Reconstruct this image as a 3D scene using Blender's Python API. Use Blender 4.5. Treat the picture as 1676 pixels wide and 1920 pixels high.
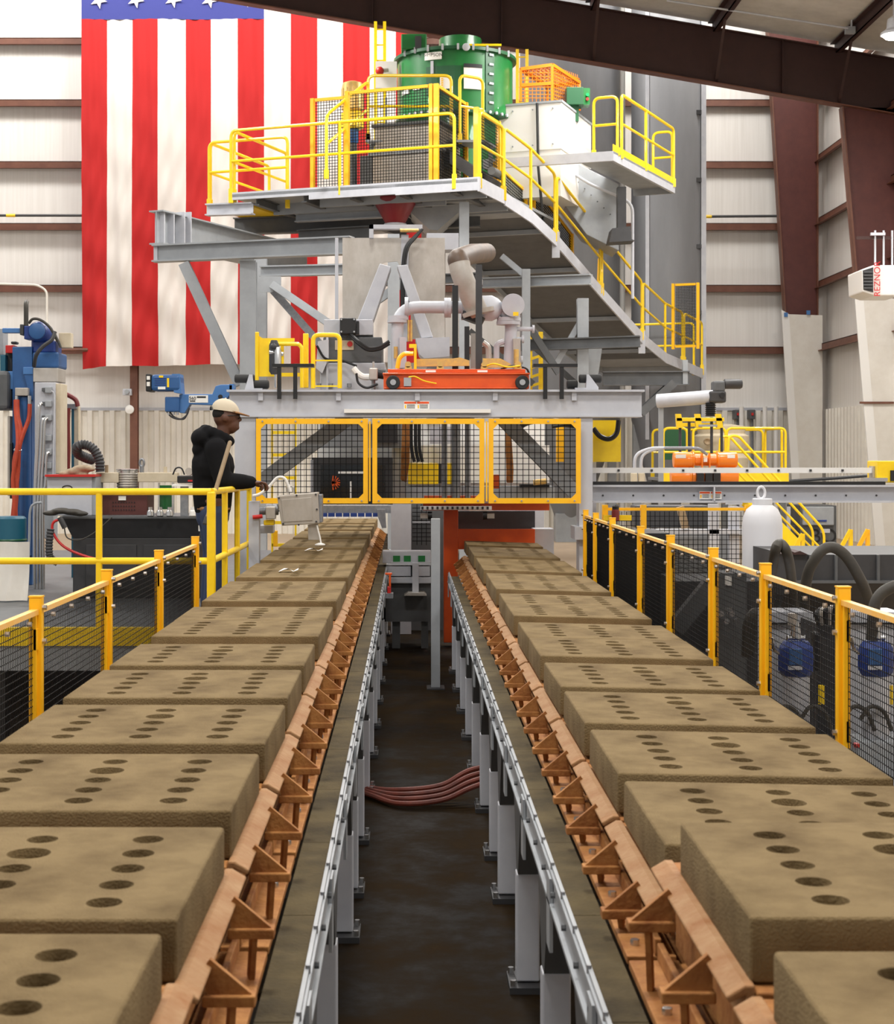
import bpy, bmesh, math, random
from mathutils import Vector as V, Matrix
R = math.radians
random.seed(7)
sc = bpy.context.scene
for o in list(bpy.data.objects): bpy.data.objects.remove(o)
COL = sc.collection
# ------------------------------------------------------------------ camera
F, CX, CY = 3000.0, 765.0, 857.0          # focal length and vanishing point in pixels of the 1676x1920 frame
CZ = 2.08                                  # camera height above the floor
cd = bpy.data.cameras.new('camera'); cam = bpy.data.objects.new('camera', cd); COL.objects.link(cam)
cam.location = (0, 0, CZ); cam.rotation_euler = (R(90), 0, 0)
cd.sensor_fit = 'HORIZONTAL'; cd.sensor_width = 36; cd.lens = 36*F/1676
cd.shift_x = (838-CX)/1676; cd.shift_y = -(960-CY)/1676
cd.clip_start = .05; cd.clip_end = 200
cd.dof.use_dof = True; cd.dof.focus_distance = 12.5; cd.dof.aperture_fstop = 11
sc.camera = cam
# ------------------------------------------------------------------ light
sc.view_settings.view_transform = 'Standard'; sc.view_settings.look = 'None'
sc.view_settings.gamma = 1; sc.view_settings.use_curve_mapping = False
sc.view_settings.exposure = 0.35
w = bpy.data.worlds.new('world'); sc.world = w; w.use_nodes = True
w.node_tree.nodes['Background'].inputs[0].default_value = (1, .99, .98, 1)
w.node_tree.nodes['Background'].inputs[1].default_value = .48
try:
    sc.cycles.use_denoising = True; sc.cycles.max_bounces = 6; sc.cycles.diffuse_bounces = 4
    sc.cycles.sample_clamp_indirect = 6
except Exception: pass
def roof_hi(x): return CZ+15.5-.1713*x
def area(loc, power, sx, sy, rot=(0, 0, 0), col=(1, .975, .94)):
    l = bpy.data.lights.new('high_bay_or_wash_light', 'AREA'); l.shape = 'RECTANGLE'; l.size = sx; l.size_y = sy; l.energy = power; l.color = col
    o = bpy.data.objects.new('high_bay_or_wash_light', l); COL.objects.link(o); o.location = loc; o.rotation_euler = rot
    return o
for y, z, p in ((3.2, 9.0, 330), (10.5, 9.0, 220), (17, 9.0, 190), (23, 9.5, 280)):
    for x in (-7, -.5, 6):
        area((x, y, z + (1.2 if x < -5 else 0)), p, 1.6, 1.6)
area((4, 28, 10.6), 350, 2, 2); area((-3, 29, 11.4), 350, 2, 2); area((9.0, 30, CZ+7.9), 300, .8, .8); area((-11, 27, CZ+10.5), 500, 2, 2); area((7.5, 26, CZ+8.3), 260, 1.2, 1.2)  # final pair: unseen lights added to brighten the lower wall liner
for x in (-14, -9.5, -5, -.5, 4, 8): area((x, 36.9, roof_hi(x)-1.0), 540 if x < -8 else 400, 2.2, 2.2, rot=(R(38), 0, 0))  # unseen wash lights, added and tilted to brighten the flag and back wall
# ------------------------------------------------------------------ mesh builder
def W(x, y, Z): return V(((x-CX)*Z/F, Z, CZ-(y-CY)*Z/F))
def frame(d, up):
    d = d.normalized(); up = V(up)
    if abs(d.dot(up)) > .999: up = V((0, 1, 0)) if abs(d.y) < .9 else V((1, 0, 0))
    a = d.cross(up).normalized(); b = a.cross(d).normalized()
    return a, b
class MB:
    def __init__(s): s.v = []; s.f = []
    def add(s, vs, fs):
        n = len(s.v); s.v += [tuple(x) for x in vs]; s.f += [tuple(i+n for i in f) for f in fs]; return s
    def box(s, a, b):
        x0, x1 = sorted((a[0], b[0])); y0, y1 = sorted((a[1], b[1])); z0, z1 = sorted((a[2], b[2]))
        return s.add([(x0,y0,z0),(x1,y0,z0),(x1,y1,z0),(x0,y1,z0),(x0,y0,z1),(x1,y0,z1),(x1,y1,z1),(x0,y1,z1)],
                     [(0,3,2,1),(4,5,6,7),(0,1,5,4),(1,2,6,5),(2,3,7,6),(3,0,4,7)])
    def pbox(s, x0, y0, x1, y1, Z, dep):               # box whose front face sits at depth Z behind a photo rectangle
        a = W(x0, y0, Z); b = W(x1, y1, Z); return s.box((a.x, Z, a.z), (b.x, Z+dep, b.z))
    def sweep(s, prof, p0, p1, up=(0, 0, 1), caps=True):
        p0 = V(p0); p1 = V(p1); a, b = frame(p1-p0, up); n = len(prof)
        vs = [p0+a*x+b*y for x, y in prof]+[p1+a*x+b*y for x, y in prof]
        fs = [(i, (i+1) % n, n+(i+1) % n, n+i) for i in range(n)]
        if caps: fs += [tuple(range(n-1, -1, -1)), tuple(range(n, 2*n))]
        return s.add(vs, fs)
    def bar(s, p0, p1, w, h=None, up=(0, 0, 1)):
        h = h or w; return s.sweep([(-w/2,-h/2),(w/2,-h/2),(w/2,h/2),(-w/2,h/2)], p0, p1, up)
    def ib(s, p0, p1, d, w, tf=.02, tw=.015, up=(0, 0, 1)):
        h = d/2; x = w/2; t = tw/2
        return s.sweep([(-x,-h),(x,-h),(x,-h+tf),(t,-h+tf),(t,h-tf),(x,h-tf),(x,h),(-x,h),(-x,h-tf),(-t,h-tf),(-t,-h+tf),(-x,-h+tf)], p0, p1, up)
    def ang(s, p0, p1, a, b, t=.008, up=(0, 0, 1)):
        return s.sweep([(0,0),(a,0),(a,t),(t if a > 0 else -t,t),(t if a > 0 else -t,b),(0,b)], p0, p1, up)
    def cyl(s, p0, p1, r0, r1=None, n=16):
        r1 = r0 if r1 is None else r1; p0 = V(p0); p1 = V(p1); a, b = frame(p1-p0, (0, 0, 1))
        c = [(math.cos(2*math.pi*i/n), math.sin(2*math.pi*i/n)) for i in range(n)]
        vs = [p0+(a*x+b*y)*r0 for x, y in c]+[p1+(a*x+b*y)*r1 for x, y in c]
        return s.add(vs, [(i, (i+1) % n, n+(i+1) % n, n+i) for i in range(n)]+[tuple(range(n-1, -1, -1)), tuple(range(n, 2*n))])
    def tube(s, pts, r, n=8):
        pts = [V(p) for p in pts]; rs = r if isinstance(r, (list, tuple)) else [r]*len(pts)
        m = len(pts); vs = []; a = None
        for i, p in enumerate(pts):
            d = (pts[min(i+1, m-1)]-pts[max(i-1, 0)]).normalized()
            if a is None: a, b = frame(d, (0, 0, 1))
            else:
                a = a-d*a.dot(d); a = a.normalized() if a.length > 1e-6 else frame(d, (0, 0, 1))[0]; b = d.cross(a) * 1
                b = -b if False else b
            b = a.cross(d).normalized() if i == 0 else a.cross(d).normalized()
            vs += [p+(a*math.cos(2*math.pi*k/n)+b*math.sin(2*math.pi*k/n))*rs[i] for k in range(n)]
        fs = [(i*n+k, i*n+(k+1) % n, (i+1)*n+(k+1) % n, (i+1)*n+k) for i in range(m-1) for k in range(n)]
        return s.add(vs, fs+[tuple(range(n-1, -1, -1)), tuple(range((m-1)*n, m*n))])
    def lathe(s, prof, c, n=24, axis=(0, 0, 1)):
        c = V(c); ax = V(axis).normalized(); a, b = frame(ax, (0, 0, 1) if abs(ax.z) < .9 else (0, 1, 0)); m = len(prof)
        vs = [c+ax*z+(a*math.cos(2*math.pi*k/n)+b*math.sin(2*math.pi*k/n))*max(r, 1e-4) for r, z in prof for k in range(n)]
        fs = [(i*n+k, i*n+(k+1) % n, (i+1)*n+(k+1) % n, (i+1)*n+k) for i in range(m-1) for k in range(n)]
        return s.add(vs, fs+[tuple(range(n-1, -1, -1)), tuple(range((m-1)*n, m*n))])
    def sph(s, c, r, n=12, sc=(1, 1, 1)):
        c = V(c); vs = []; m = n//2+1
        for i in range(m):
            t = math.pi*(i/(m-1)); q = max(math.sin(t), 1e-3)
            vs += [(c.x+r*sc[0]*q*math.cos(2*math.pi*k/n), c.y+r*sc[1]*q*math.sin(2*math.pi*k/n), c.z-r*sc[2]*math.cos(t)) for k in range(n)]
        fs = [(i*n+k, i*n+(k+1) % n, (i+1)*n+(k+1) % n, (i+1)*n+k) for i in range(m-1) for k in range(n)]
        return s.add(vs, fs+[tuple(range(n-1, -1, -1)), tuple(range((m-1)*n, m*n))])
    def prism(s, poly, vec):
        poly = [V(p) for p in poly]; vec = V(vec); n = len(poly)
        return s.add(poly+[p+vec for p in poly], [tuple(range(n-1, -1, -1)), tuple(range(n, 2*n))]+[(i, (i+1) % n, n+(i+1) % n, n+i) for i in range(n)])
    def wires(s, o, a, b, sa, sb, t):                   # woven wire: bars along a and b over the rectangle o, a, b
        o = V(o); a = V(a); b = V(b); na = max(1, round(a.length/sa)); nb = max(1, round(b.length/sb))
        nrm = a.cross(b).normalized()
        for i in range(1, na): s.bar(o+a*(i/na), o+a*(i/na)+b, t, t, nrm)
        for j in range(1, nb): s.bar(o+b*(j/nb)+nrm*t*.6, o+b*(j/nb)+a+nrm*t*.6, t, t, nrm)
        return s
def fillet(pts, r, n=5):
    pts = [V(p) for p in pts]; out = [pts[0]]
    for i in range(1, len(pts)-1):
        p = pts[i]; d0 = pts[i-1]-p; d1 = pts[i+1]-p; q = min(r, d0.length*.45, d1.length*.45)
        a = p+d0.normalized()*q; b = p+d1.normalized()*q
        for k in range(n+1):
            t = k/n; out.append(a*(1-t)**2+p*2*t*(1-t)+b*t*t)
    return out+[pts[-1]]
def curve(pts, n=8):                                    # Catmull-Rom through the points
    pts = [V(p) for p in pts]; q = [pts[0]*2-pts[1]]+pts+[pts[-1]*2-pts[-2]]; out = []
    for i in range(1, len(q)-2):
        for k in range(n):
            t = k/n; a, b, c, d = q[i-1:i+3]
            out.append(.5*((2*b)+(c-a)*t+(2*a-5*b+4*c-d)*t*t+(3*b-a-3*c+d)*t**3))
    return out+[pts[-1]]
def recalc(me):
    bm = bmesh.new(); bm.from_mesh(me); bmesh.ops.recalc_face_normals(bm, faces=bm.faces); bm.to_mesh(me); bm.free()
def root_of(o):
    while o.parent: o = o.parent
    return o
def link(name, me, m, parent=None, smooth=True, bevel=0):
    if m: me.materials.append(m)
    if smooth:
        me.polygons.foreach_set('use_smooth', [True]*len(me.polygons)); me.set_sharp_from_angle(angle=R(35))
    o = bpy.data.objects.new(name, me); COL.objects.link(o)
    if parent: o.parent = parent
    if bevel:
        b = o.modifiers.new('bevel', 'BEVEL'); b.width = bevel; b.segments = 2; b.limit_method = 'ANGLE'; b.angle_limit = R(40)
    return o
def build(mb, name, m, parent=None, smooth=True, bevel=0, base=None):
    if parent is not None: org = root_of(parent).location.copy()
    elif base is not None: org = V(base)
    else:
        xs, ys, zs = zip(*mb.v); org = V(((min(xs)+max(xs))/2, (min(ys)+max(ys))/2, min(zs)))
    me = bpy.data.meshes.new(name); me.from_pydata([(x-org.x, y-org.y, z-org.z) for x, y, z in mb.v], [], mb.f); recalc(me)
    o = link(name, me, m, parent, smooth, bevel)
    if parent is None: o.location = org
    return o
def tag(o, label, cat, group=None):
    o['label'] = label; o['category'] = cat
    if group: o['group'] = group
    return o
def thing(name, label, cat, loc=(0, 0, 0), group=None):
    o = bpy.data.objects.new(name, None); COL.objects.link(o); o.location = loc; o.empty_display_size = .1
    return tag(o, label, cat, group)
def single(mb, name, m, label, cat, group=None, **k): return tag(build(mb, name, m, **k), label, cat, group)
def struct(mb, name, m, **k):
    o = build(mb, name, m, base=(0, 0, 0), **k); o['kind'] = 'structure'; return o
def copy_tree(o, parent=None):
    c = o.copy(); COL.objects.link(c); c.parent = parent
    for ch in o.children: copy_tree(ch, c)
    return c
def text(s, name, size, m, parent, loc, rot=(R(90), 0, 0), ext=.002):
    cu = bpy.data.curves.new(name, 'FONT'); cu.body = s; cu.size = size; cu.extrude = ext; cu.align_x = 'CENTER'; cu.align_y = 'CENTER'
    t = bpy.data.objects.new('t', cu); COL.objects.link(t); bpy.context.view_layer.update()
    me = bpy.data.meshes.new_from_object(t.evaluated_get(bpy.context.evaluated_depsgraph_get()))
    bpy.data.objects.remove(t)
    mt = Matrix.Translation(V(loc)-root_of(parent).location) @ (Matrix.Rotation(rot[2], 4, 'Z') @ Matrix.Rotation(rot[0], 4, 'X') @ Matrix.Rotation(rot[1], 4, 'Z'))
    me.transform(mt); me.materials.clear()
    return link(name, me, m, parent, smooth=False)
def remeshed(mb, name, m, parent, voxel=.008, smooth=3):
    me = bpy.data.meshes.new('t'); org = root_of(parent).location
    me.from_pydata([(x-org.x, y-org.y, z-org.z) for x, y, z in mb.v], [], mb.f)
    recalc(me); t = bpy.data.objects.new('t', me); COL.objects.link(t)
    r = t.modifiers.new('r', 'REMESH'); r.mode = 'VOXEL'; r.voxel_size = voxel
    s = t.modifiers.new('s', 'SMOOTH'); s.iterations = smooth; s.factor = .5
    bpy.context.view_layer.update()
    out = bpy.data.meshes.new_from_object(t.evaluated_get(bpy.context.evaluated_depsgraph_get())); bpy.data.objects.remove(t)
    out.name = name; out.materials.clear()
    o = link(name, out, m, parent); out.polygons.foreach_set('use_smooth', [True]*len(out.polygons)); return o
ORD = 'first second third fourth fifth sixth seventh eighth ninth tenth eleventh twelfth thirteenth fourteenth fifteenth sixteenth seventeenth eighteenth nineteenth twentieth twenty-first twenty-second twenty-third twenty-fourth'.split()
# ------------------------------------------------------------------ materials
def lin(c): return tuple((x/255/12.92 if x/255 <= .04045 else ((x/255+.055)/1.055)**2.4) for x in c)
def mat(name, c, rough=.5, metal=0, c2=None, scale=6, mix=(.35, .7), bump=0, bscale=40, stretch=(1, 1, 1), spec=.5, coat=0, emit=None):
    m = bpy.data.materials.new(name); m.use_nodes = True; nt = m.node_tree; b = nt.nodes['Principled BSDF']
    b.inputs['Roughness'].default_value = rough; b.inputs['Metallic'].default_value = metal; b.inputs['Specular IOR Level'].default_value = spec
    b.inputs['Coat Weight'].default_value = coat
    c = lin(c); b.inputs['Base Color'].default_value = (*c, 1); m.diffuse_color = (*c, 1)
    tc = nt.nodes.new('ShaderNodeTexCoord'); mp = nt.nodes.new('ShaderNodeMapping'); mp.inputs['Scale'].default_value = stretch
    nt.links.new(tc.outputs['Object'], mp.inputs[0])
    if c2:
        n = nt.nodes.new('ShaderNodeTexNoise'); n.inputs['Scale'].default_value = scale; n.inputs['Detail'].default_value = 6; n.inputs['Roughness'].default_value = .65
        r = nt.nodes.new('ShaderNodeValToRGB'); r.color_ramp.elements[0].position, r.color_ramp.elements[1].position = mix
        r.color_ramp.elements[0].color = (*c, 1); r.color_ramp.elements[1].color = (*lin(c2), 1)
        nt.links.new(mp.outputs[0], n.inputs['Vector']); nt.links.new(n.outputs['Fac'], r.inputs[0]); nt.links.new(r.outputs[0], b.inputs['Base Color'])
    if bump:
        n = nt.nodes.new('ShaderNodeTexNoise'); n.inputs['Scale'].default_value = bscale; n.inputs['Detail'].default_value = 5
        q = nt.nodes.new('ShaderNodeBump'); q.inputs['Strength'].default_value = bump; q.inputs['Distance'].default_value = .01
        nt.links.new(mp.outputs[0], n.inputs['Vector']); nt.links.new(n.outputs['Fac'], q.inputs['Height']); nt.links.new(q.outputs[0], b.inputs['Normal'])
    if emit:
        b.inputs['Emission Color'].default_value = (1, .97, .9, 1); b.inputs['Emission Strength'].default_value = emit
    return m
M = dict(
 sand=mat('foundry_sand', (126,107,75), .95, c2=(88,71,45), scale=4.5, mix=(.42,.78), bump=.6, bscale=170, spec=.2),
 strip=mat('sandy_steel', (94,82,56), .9, c2=(46,40,30), scale=2.2, bump=.3, bscale=90, spec=.2),
 rust=mat('rusty_cast_iron', (172,120,66), .75, c2=(132,80,40), scale=14, bump=.35, bscale=60, spec=.3),
 rustlight=mat('worn_cast_iron', (164,128,90), .7, c2=(140,92,50), scale=9, bump=.3, bscale=60, spec=.3),
 grey=mat('grey_paint', (160,164,168), .45, c2=(146,150,154), scale=3, spec=.4),
 lgrey=mat('light_grey_paint', (192,194,200), .42, c2=(178,180,188), scale=4),
 dgrey=mat('dark_grey_paint', (92,94,96), .5, c2=(78,80,82), scale=4),
 char=mat('charcoal_paint', (58,58,60), .5, c2=(48,48,50), scale=5),
 galv=mat('galvanised_steel', (150,152,156), .38, .55, c2=(124,128,134), scale=18),
 silo=mat('silo_grey', (122,123,126), .5, c2=(112,113,116), scale=2, stretch=(1,1,.2)),
 sduct=mat('scorched_duct', (98,76,58), .5, c2=(64,50,42), scale=5),
 hair=mat('short_black_hair', (22,18,16), .9, bump=.3, bscale=250),
 steel=mat('stainless_steel', (188,182,174), .42, .35, c2=(168,160,150), scale=7, stretch=(1,1,.5)),
 chrome=mat('bright_steel', (200,200,200), .25, .9),
 yellow=mat('yellow_paint', (250,212,8), .4, c2=(240,198,6), scale=8, coat=.2),
 amber=mat('amber_paint', (255,194,14), .42, c2=(252,184,10), scale=8, coat=.2),
 ambrail=mat('lit_amber_paint', (246,200,130), .4, c2=(250,186,70), scale=10),  # paler amber: light falling on the fence top rails put into the colour
 orange=mat('orange_paint', (222,86,14), .42, c2=(206,74,12), scale=6, coat=.1),
 vib=mat('orange_enamel', (240,130,24), .3, coat=.4),
 blue=mat('blue_paint', (44,92,148), .42, c2=(36,78,130), scale=5),
 dblue=mat('deep_blue_paint', (26,56,128), .4),
 steelblue=mat('sky_blue_paint', (70,118,176), .4),
 teal=mat('teal_paint', (24,88,110), .45),
 green=mat('green_paint', (24,118,52), .35, c2=(18,98,44), scale=3, coat=.3),
 dgreen=mat('dark_green_paint', (28,84,50), .4),
 red=mat('red_paint', (190,34,30), .4),
 maroon=mat('maroon_fibreglass', (122,22,30), .4),
 brown=mat('red_oxide_steel', (92,46,40), .55, c2=(80,38,34), scale=4),
 dbrown=mat('dark_oxide_steel', (58,32,28), .6, c2=(50,26,23), scale=4),
 girt=mat('girt_oxide_steel', (118,76,58), .55, c2=(100,60,46), scale=3),
 white=mat('white_paint', (232,230,226), .5),
 wallw=mat('white_wall_film', (238,235,230), .55, c2=(226,222,216), scale=2, stretch=(6,6,.15), mix=(.4,.75)),
 liner=mat('cream_liner_panel', (238,234,224), .5, c2=(226,221,211), scale=2),
 roofw=mat('roof_blanket', (206,202,194), .7, c2=(186,182,174), scale=2),
 plastic=mat('white_sheeting', (224,220,212), .5, c2=(212,206,196), scale=2),
 poly=mat('translucent_poly_tank', (214,214,218), .45),
 beige=mat('beige_canvas', (206,194,170), .8, c2=(190,176,150), scale=6),
 wood=mat('worn_wood', (160,140,112), .7, c2=(130,110,84), scale=8, stretch=(1,1,.2)),
 black=mat('black_paint', (22,22,24), .45),
 wire=mat('black_wire', (12,12,13), .6, spec=.15),
 rubber=mat('black_rubber', (30,30,30), .65),
 hose=mat('rubber_hose', (62,58,50), .6, c2=(48,45,40), scale=10),
 redhose=mat('orange_red_hose', (196,74,42), .6, c2=(168,58,34), scale=12),
 darkred=mat('dark_red_hose', (110,24,22), .5),
 duct=mat('heat_stained_duct', (176,172,166), .35, c2=(150,138,124), scale=3),
 zinc=mat('yellow_zinc', (222,184,96), .4, .3, c2=(190,160,110), scale=20),
 glass=mat('dark_window', (22,26,30), .12),
 paper=mat('white_paper', (240,238,234), .7),
 labelw=mat('white_label', (236,234,228), .5),
 labelo=mat('orange_label', (226,84,30), .5),
 ink=mat('black_ink', (24,24,26), .6),
 redink=mat('red_ink', (196,30,36), .5),
 fred=mat('red_flag_cloth', (180,26,26), .85), fwhite=mat('white_flag_cloth', (220,213,206), .85), fblue=mat('blue_flag_cloth', (56,62,132), .85),
 dhose=mat('red_brown_hose', (120,50,32), .6, c2=(80,34,24), scale=10), skin=mat('brown_skin', (88,54,38), .5), hoodie=mat('black_fleece', (20,20,22), .95, bump=.2, bscale=200, spec=.15), jean=mat('blue_denim', (44,56,84), .9, bump=.2, bscale=300),  # floor hoses get a darker, browner red than the other hoses
 canvas=mat('tan_canvas', (142,102,66), .9), cap=mat('cream_cotton', (196,184,162), .9), boot=mat('brown_leather', (70,50,34), .7),
 lampglow=mat('lamp_lens', (255,250,240), .3, emit=14), greenled=mat('green_lamp', (20,200,90), .3),
 wrap=mat('glove_leather', (176,160,136), .85, c2=(130,112,90), scale=9),
)
def floor_mat():
    m = bpy.data.materials.new('concrete_floor'); m.use_nodes = True; nt = m.node_tree; b = nt.nodes['Principled BSDF']; N = nt.nodes.new; L = nt.links.new
    tc = N('ShaderNodeTexCoord'); sep = N('ShaderNodeSeparateXYZ'); L(tc.outputs['Object'], sep.inputs[0])
    n = N('ShaderNodeTexNoise'); n.inputs['Scale'].default_value = 1.6; n.inputs['Detail'].default_value = 8; n.inputs['Roughness'].default_value = .7; L(tc.outputs['Object'], n.inputs['Vector'])
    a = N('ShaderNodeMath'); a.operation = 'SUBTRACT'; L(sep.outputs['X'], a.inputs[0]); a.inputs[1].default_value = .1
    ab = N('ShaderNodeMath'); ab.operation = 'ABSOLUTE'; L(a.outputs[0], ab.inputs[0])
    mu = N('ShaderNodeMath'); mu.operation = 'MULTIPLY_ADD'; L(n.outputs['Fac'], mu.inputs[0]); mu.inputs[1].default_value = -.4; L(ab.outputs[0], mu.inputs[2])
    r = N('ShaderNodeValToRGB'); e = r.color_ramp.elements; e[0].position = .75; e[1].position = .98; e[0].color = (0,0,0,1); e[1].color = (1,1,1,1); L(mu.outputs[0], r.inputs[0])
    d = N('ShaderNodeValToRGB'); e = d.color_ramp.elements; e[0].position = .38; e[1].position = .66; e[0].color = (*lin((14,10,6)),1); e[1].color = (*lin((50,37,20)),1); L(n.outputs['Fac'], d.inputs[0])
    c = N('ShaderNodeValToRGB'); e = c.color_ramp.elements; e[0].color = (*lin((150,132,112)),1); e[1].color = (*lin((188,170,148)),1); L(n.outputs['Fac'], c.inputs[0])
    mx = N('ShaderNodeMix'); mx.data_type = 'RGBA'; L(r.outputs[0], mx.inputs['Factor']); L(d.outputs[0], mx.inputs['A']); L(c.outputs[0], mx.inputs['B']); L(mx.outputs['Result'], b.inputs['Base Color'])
    rr = N('ShaderNodeMapRange'); L(n.outputs['Fac'], rr.inputs[0]); rr.inputs['From Min'].default_value = .4; rr.inputs['From Max'].default_value = .6; rr.inputs['To Min'].default_value = .5; rr.inputs['To Max'].default_value = .85; L(rr.outputs[0], b.inputs['Roughness'])
    b.inputs['Specular IOR Level'].default_value = .05
    return m
M['floor'] = floor_mat()
# ------------------------------------------------------------------ the building
def roof_z(x): return CZ+11.0-.1713*x
ZB = 43.5; XR = 11.1; XL = -17.0
struct(MB().box((XL-1, -12, -.2), (XR+.5, ZB+.5, 0)), 'floor', M['floor'], smooth=False)
WH = CZ+(857-770)*ZB/F                    # top of the lower liner panel
b = MB(); b.prism([(XL, ZB, 0), (XR, ZB, 0), (XR, ZB, roof_hi(XR)), (XL, ZB, roof_hi(XL))], (0, .2, 0))
struct(b, 'wall_back', M['wallw'], smooth=False)
struct(MB().box((XR, -12, 0), (XR+.2, ZB+.2, roof_z(XR))).box((XR, 36.2, roof_z(XR)), (XR+.2, ZB+.2, roof_hi(XR))), 'wall_right', M['wallw'], smooth=False)
b = MB(); b.prism([(XL-1, -12, roof_z(XL-1)), (XR+.4, -12, roof_z(XR+.4)), (XR+.4, -12, roof_z(XR+.4)+.15), (XL-1, -12, roof_z(XL-1)+.15)], (0, 48.2, 0))
b.prism([(XL-1, 36.2, roof_hi(XL-1)), (XR+.4, 36.2, roof_hi(XR+.4)), (XR+.4, 36.2, roof_hi(XR+.4)+.15), (XL-1, 36.2, roof_hi(XL-1)+.15)], (0, ZB-36, 0))
b.prism([(XL-1, 36.2, roof_z(XL-1)+.15), (XR+.4, 36.2, roof_z(XR+.4)+.15), (XR+.4, 36.2, roof_hi(XR+.4)), (XL-1, 36.2, roof_hi(XL-1))], (0, .05, 0))
struct(b, 'ceiling', M['roofw'], smooth=False)
def corrug(x0, x1, fn):
    n = int(abs(x1-x0)/.3); top = []
    for i in range(n):
        for u, d in ((0, 0), (.4, 0), (.5, .09), (.9, .09)): top.append((x0+(x1-x0)*(i+u)/n, d))
    top.append((x1, 0)); bm = MB()
    vs = [fn(x, d, 0) for x, d in top]+[fn(x, d, WH) for x, d in top]; m = len(top)
    vs += [fn(x, -.02, 0) for x, d in top]+[fn(x, -.02, WH) for x, d in top]
    bm.add(vs, [(i, i+1, m+i+1, m+i) for i in range(m-1)]+[(m+i, m+i+1, 3*m+i+1, 3*m+i) for i in range(m-1)]); return bm
struct(corrug(XL, XR, lambda x, d, z: (x, ZB-.03-d, z)), 'trim_1', M['liner'], smooth=False)
struct(corrug(20, ZB-.1, lambda y, d, z: (XR-.03-d, y, z)), 'trim_2', M['liner'], smooth=False)
k = 3
struct(MB().box((XL, ZB-.1, WH), (XR, ZB, WH+.08)), 'trim_3', M['lgrey'], smooth=False)
for i in range(-2, 8):                        # horizontal girts, Z sections
    z = CZ+(857-(70+117*i))*42.9/F
    if z < WH+.5: continue
    k += 1; b = MB(); b.box((XL, 43.3, z-.1), (XR-.2, 43.32, z+.1)); b.box((XL, 43.3, z+.08), (XR-.2, 43.49, z+.1)); b.box((XL, 43.2, z-.1), (XR-.2, 43.32, z-.08))
    struct(b, f'trim_{k}', M['girt'], smooth=False)
    k += 1; b = MB(); b.box((XR-.24, 20, z-.1), (XR-.22, 43.3, z+.1)); b.box((XR-.24, 20, z+.08), (XR-.02, 43.3, z+.1)); b.box((XR-.34, 20, z-.1), (XR-.22, 43.3, z-.08))
    struct(b, f'trim_{k}', M['girt'], smooth=False)
for X in (6.96, 9.72, 4.2, 1.44, -1.3, -4.1, -6.9):   # roof purlins
    k += 1; z = roof_z(X); b = MB(); b.box((X-.1, 10, z-.24), (X-.08, 36.1, z)); b.box((X-.1, 10, z-.24), (X+.02, 36.1, z-.22)); b.box((X-.2, 10, z-.03), (X-.08, 36.1, z-.01))
    struct(b, f'trim_{k}', M['dbrown'], smooth=False)
# --- steel frame near the camera: rafter and its column
def raf_b(x): return CZ+9.56-.1713*x
t = thing('roof_rafter', 'deep dark red steel rafter beam sloping across the top of the hall', 'roof beam', (0, 36, CZ+9.5))
x0, x1 = -12.5, 10.95
b = MB(); b.prism([(x0, 35.99, raf_b(x0)+.02), (x1, 35.99, raf_b(x1)+.02), (x1, 35.99, raf_b(x1)+1.23), (x0, 35.99, raf_b(x0)+1.23)], (0, .02, 0)); build(b, 'web', M['dbrown'], t, smooth=False)
for nm, o in (('bottom_flange', 0), ('top_flange', 1.23)):
    b = MB(); b.prism([(x0, 35.85, raf_b(x0)+o), (x1, 35.85, raf_b(x1)+o), (x1, 35.85, raf_b(x1)+o+.025), (x0, 35.85, raf_b(x0)+o+.025)], (0, .3, 0)); build(b, nm, M['girt'] if o == 0 else M['dbrown'], t, smooth=False)
for X in (-4.0, -.8, 2.1, 8.4):
    build(MB().box((X-.01, 35.87, raf_b(X)+.02), (X+.01, 36, raf_b(X)+1.24)), 'stiffener', M['dbrown'], t, smooth=False)
for X in (6.96, 9.72, 4.2, -4.1):
    build(MB().ang((X, 35.98, raf_b(X)+.06), (X, 34.9, roof_z(X)-.15), .06, .06), 'flange_brace', M['dbrown'], t, smooth=False)
def column(name, label, Z, xt, ht, xb, hb, xo, zt, m):
    t = thing(name, label, 'steel column', (xo-.5, Z, 0))
    sl = (xb-xt)/(ht-hb); xi = lambda z: xt+(CZ+ht-z)*sl
    b = MB(); b.prism([(xi(0), Z-.01, 0), (xo, Z-.01, 0), (xo, Z-.01, zt), (xi(zt), Z-.01, zt)], (0, .02, 0)); build(b, 'web', m, t, smooth=False)
    b = MB(); b.prism([(xi(0), Z-.15, 0), (xi(0)+.03, Z-.15, 0), (xi(zt)+.03, Z-.15, zt), (xi(zt), Z-.15, zt)], (0, .3, 0)); build(b, 'inner_flange', M['girt'], t, smooth=False)
    build(MB().box((xo-.03, Z-.15, 0), (xo, Z+.15, zt)), 'outer_flange', M['girt'], t, smooth=False)
    return t, xi
tc2, xi2 = column('steel_column', 'wide tapered dark red steel column behind the wall heater at the right', 36, 9.72, 7.94, 10.08, 3.68, 11.0, CZ+7.86, M['brown'])
tc1, xi1 = column('steel_column', 'tapered dark red steel column standing in the far right corner', 42.4, 9.6, 9.66, 9.96, 3.78, 10.84, roof_hi(10.84)-.1, M['brown'])
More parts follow.
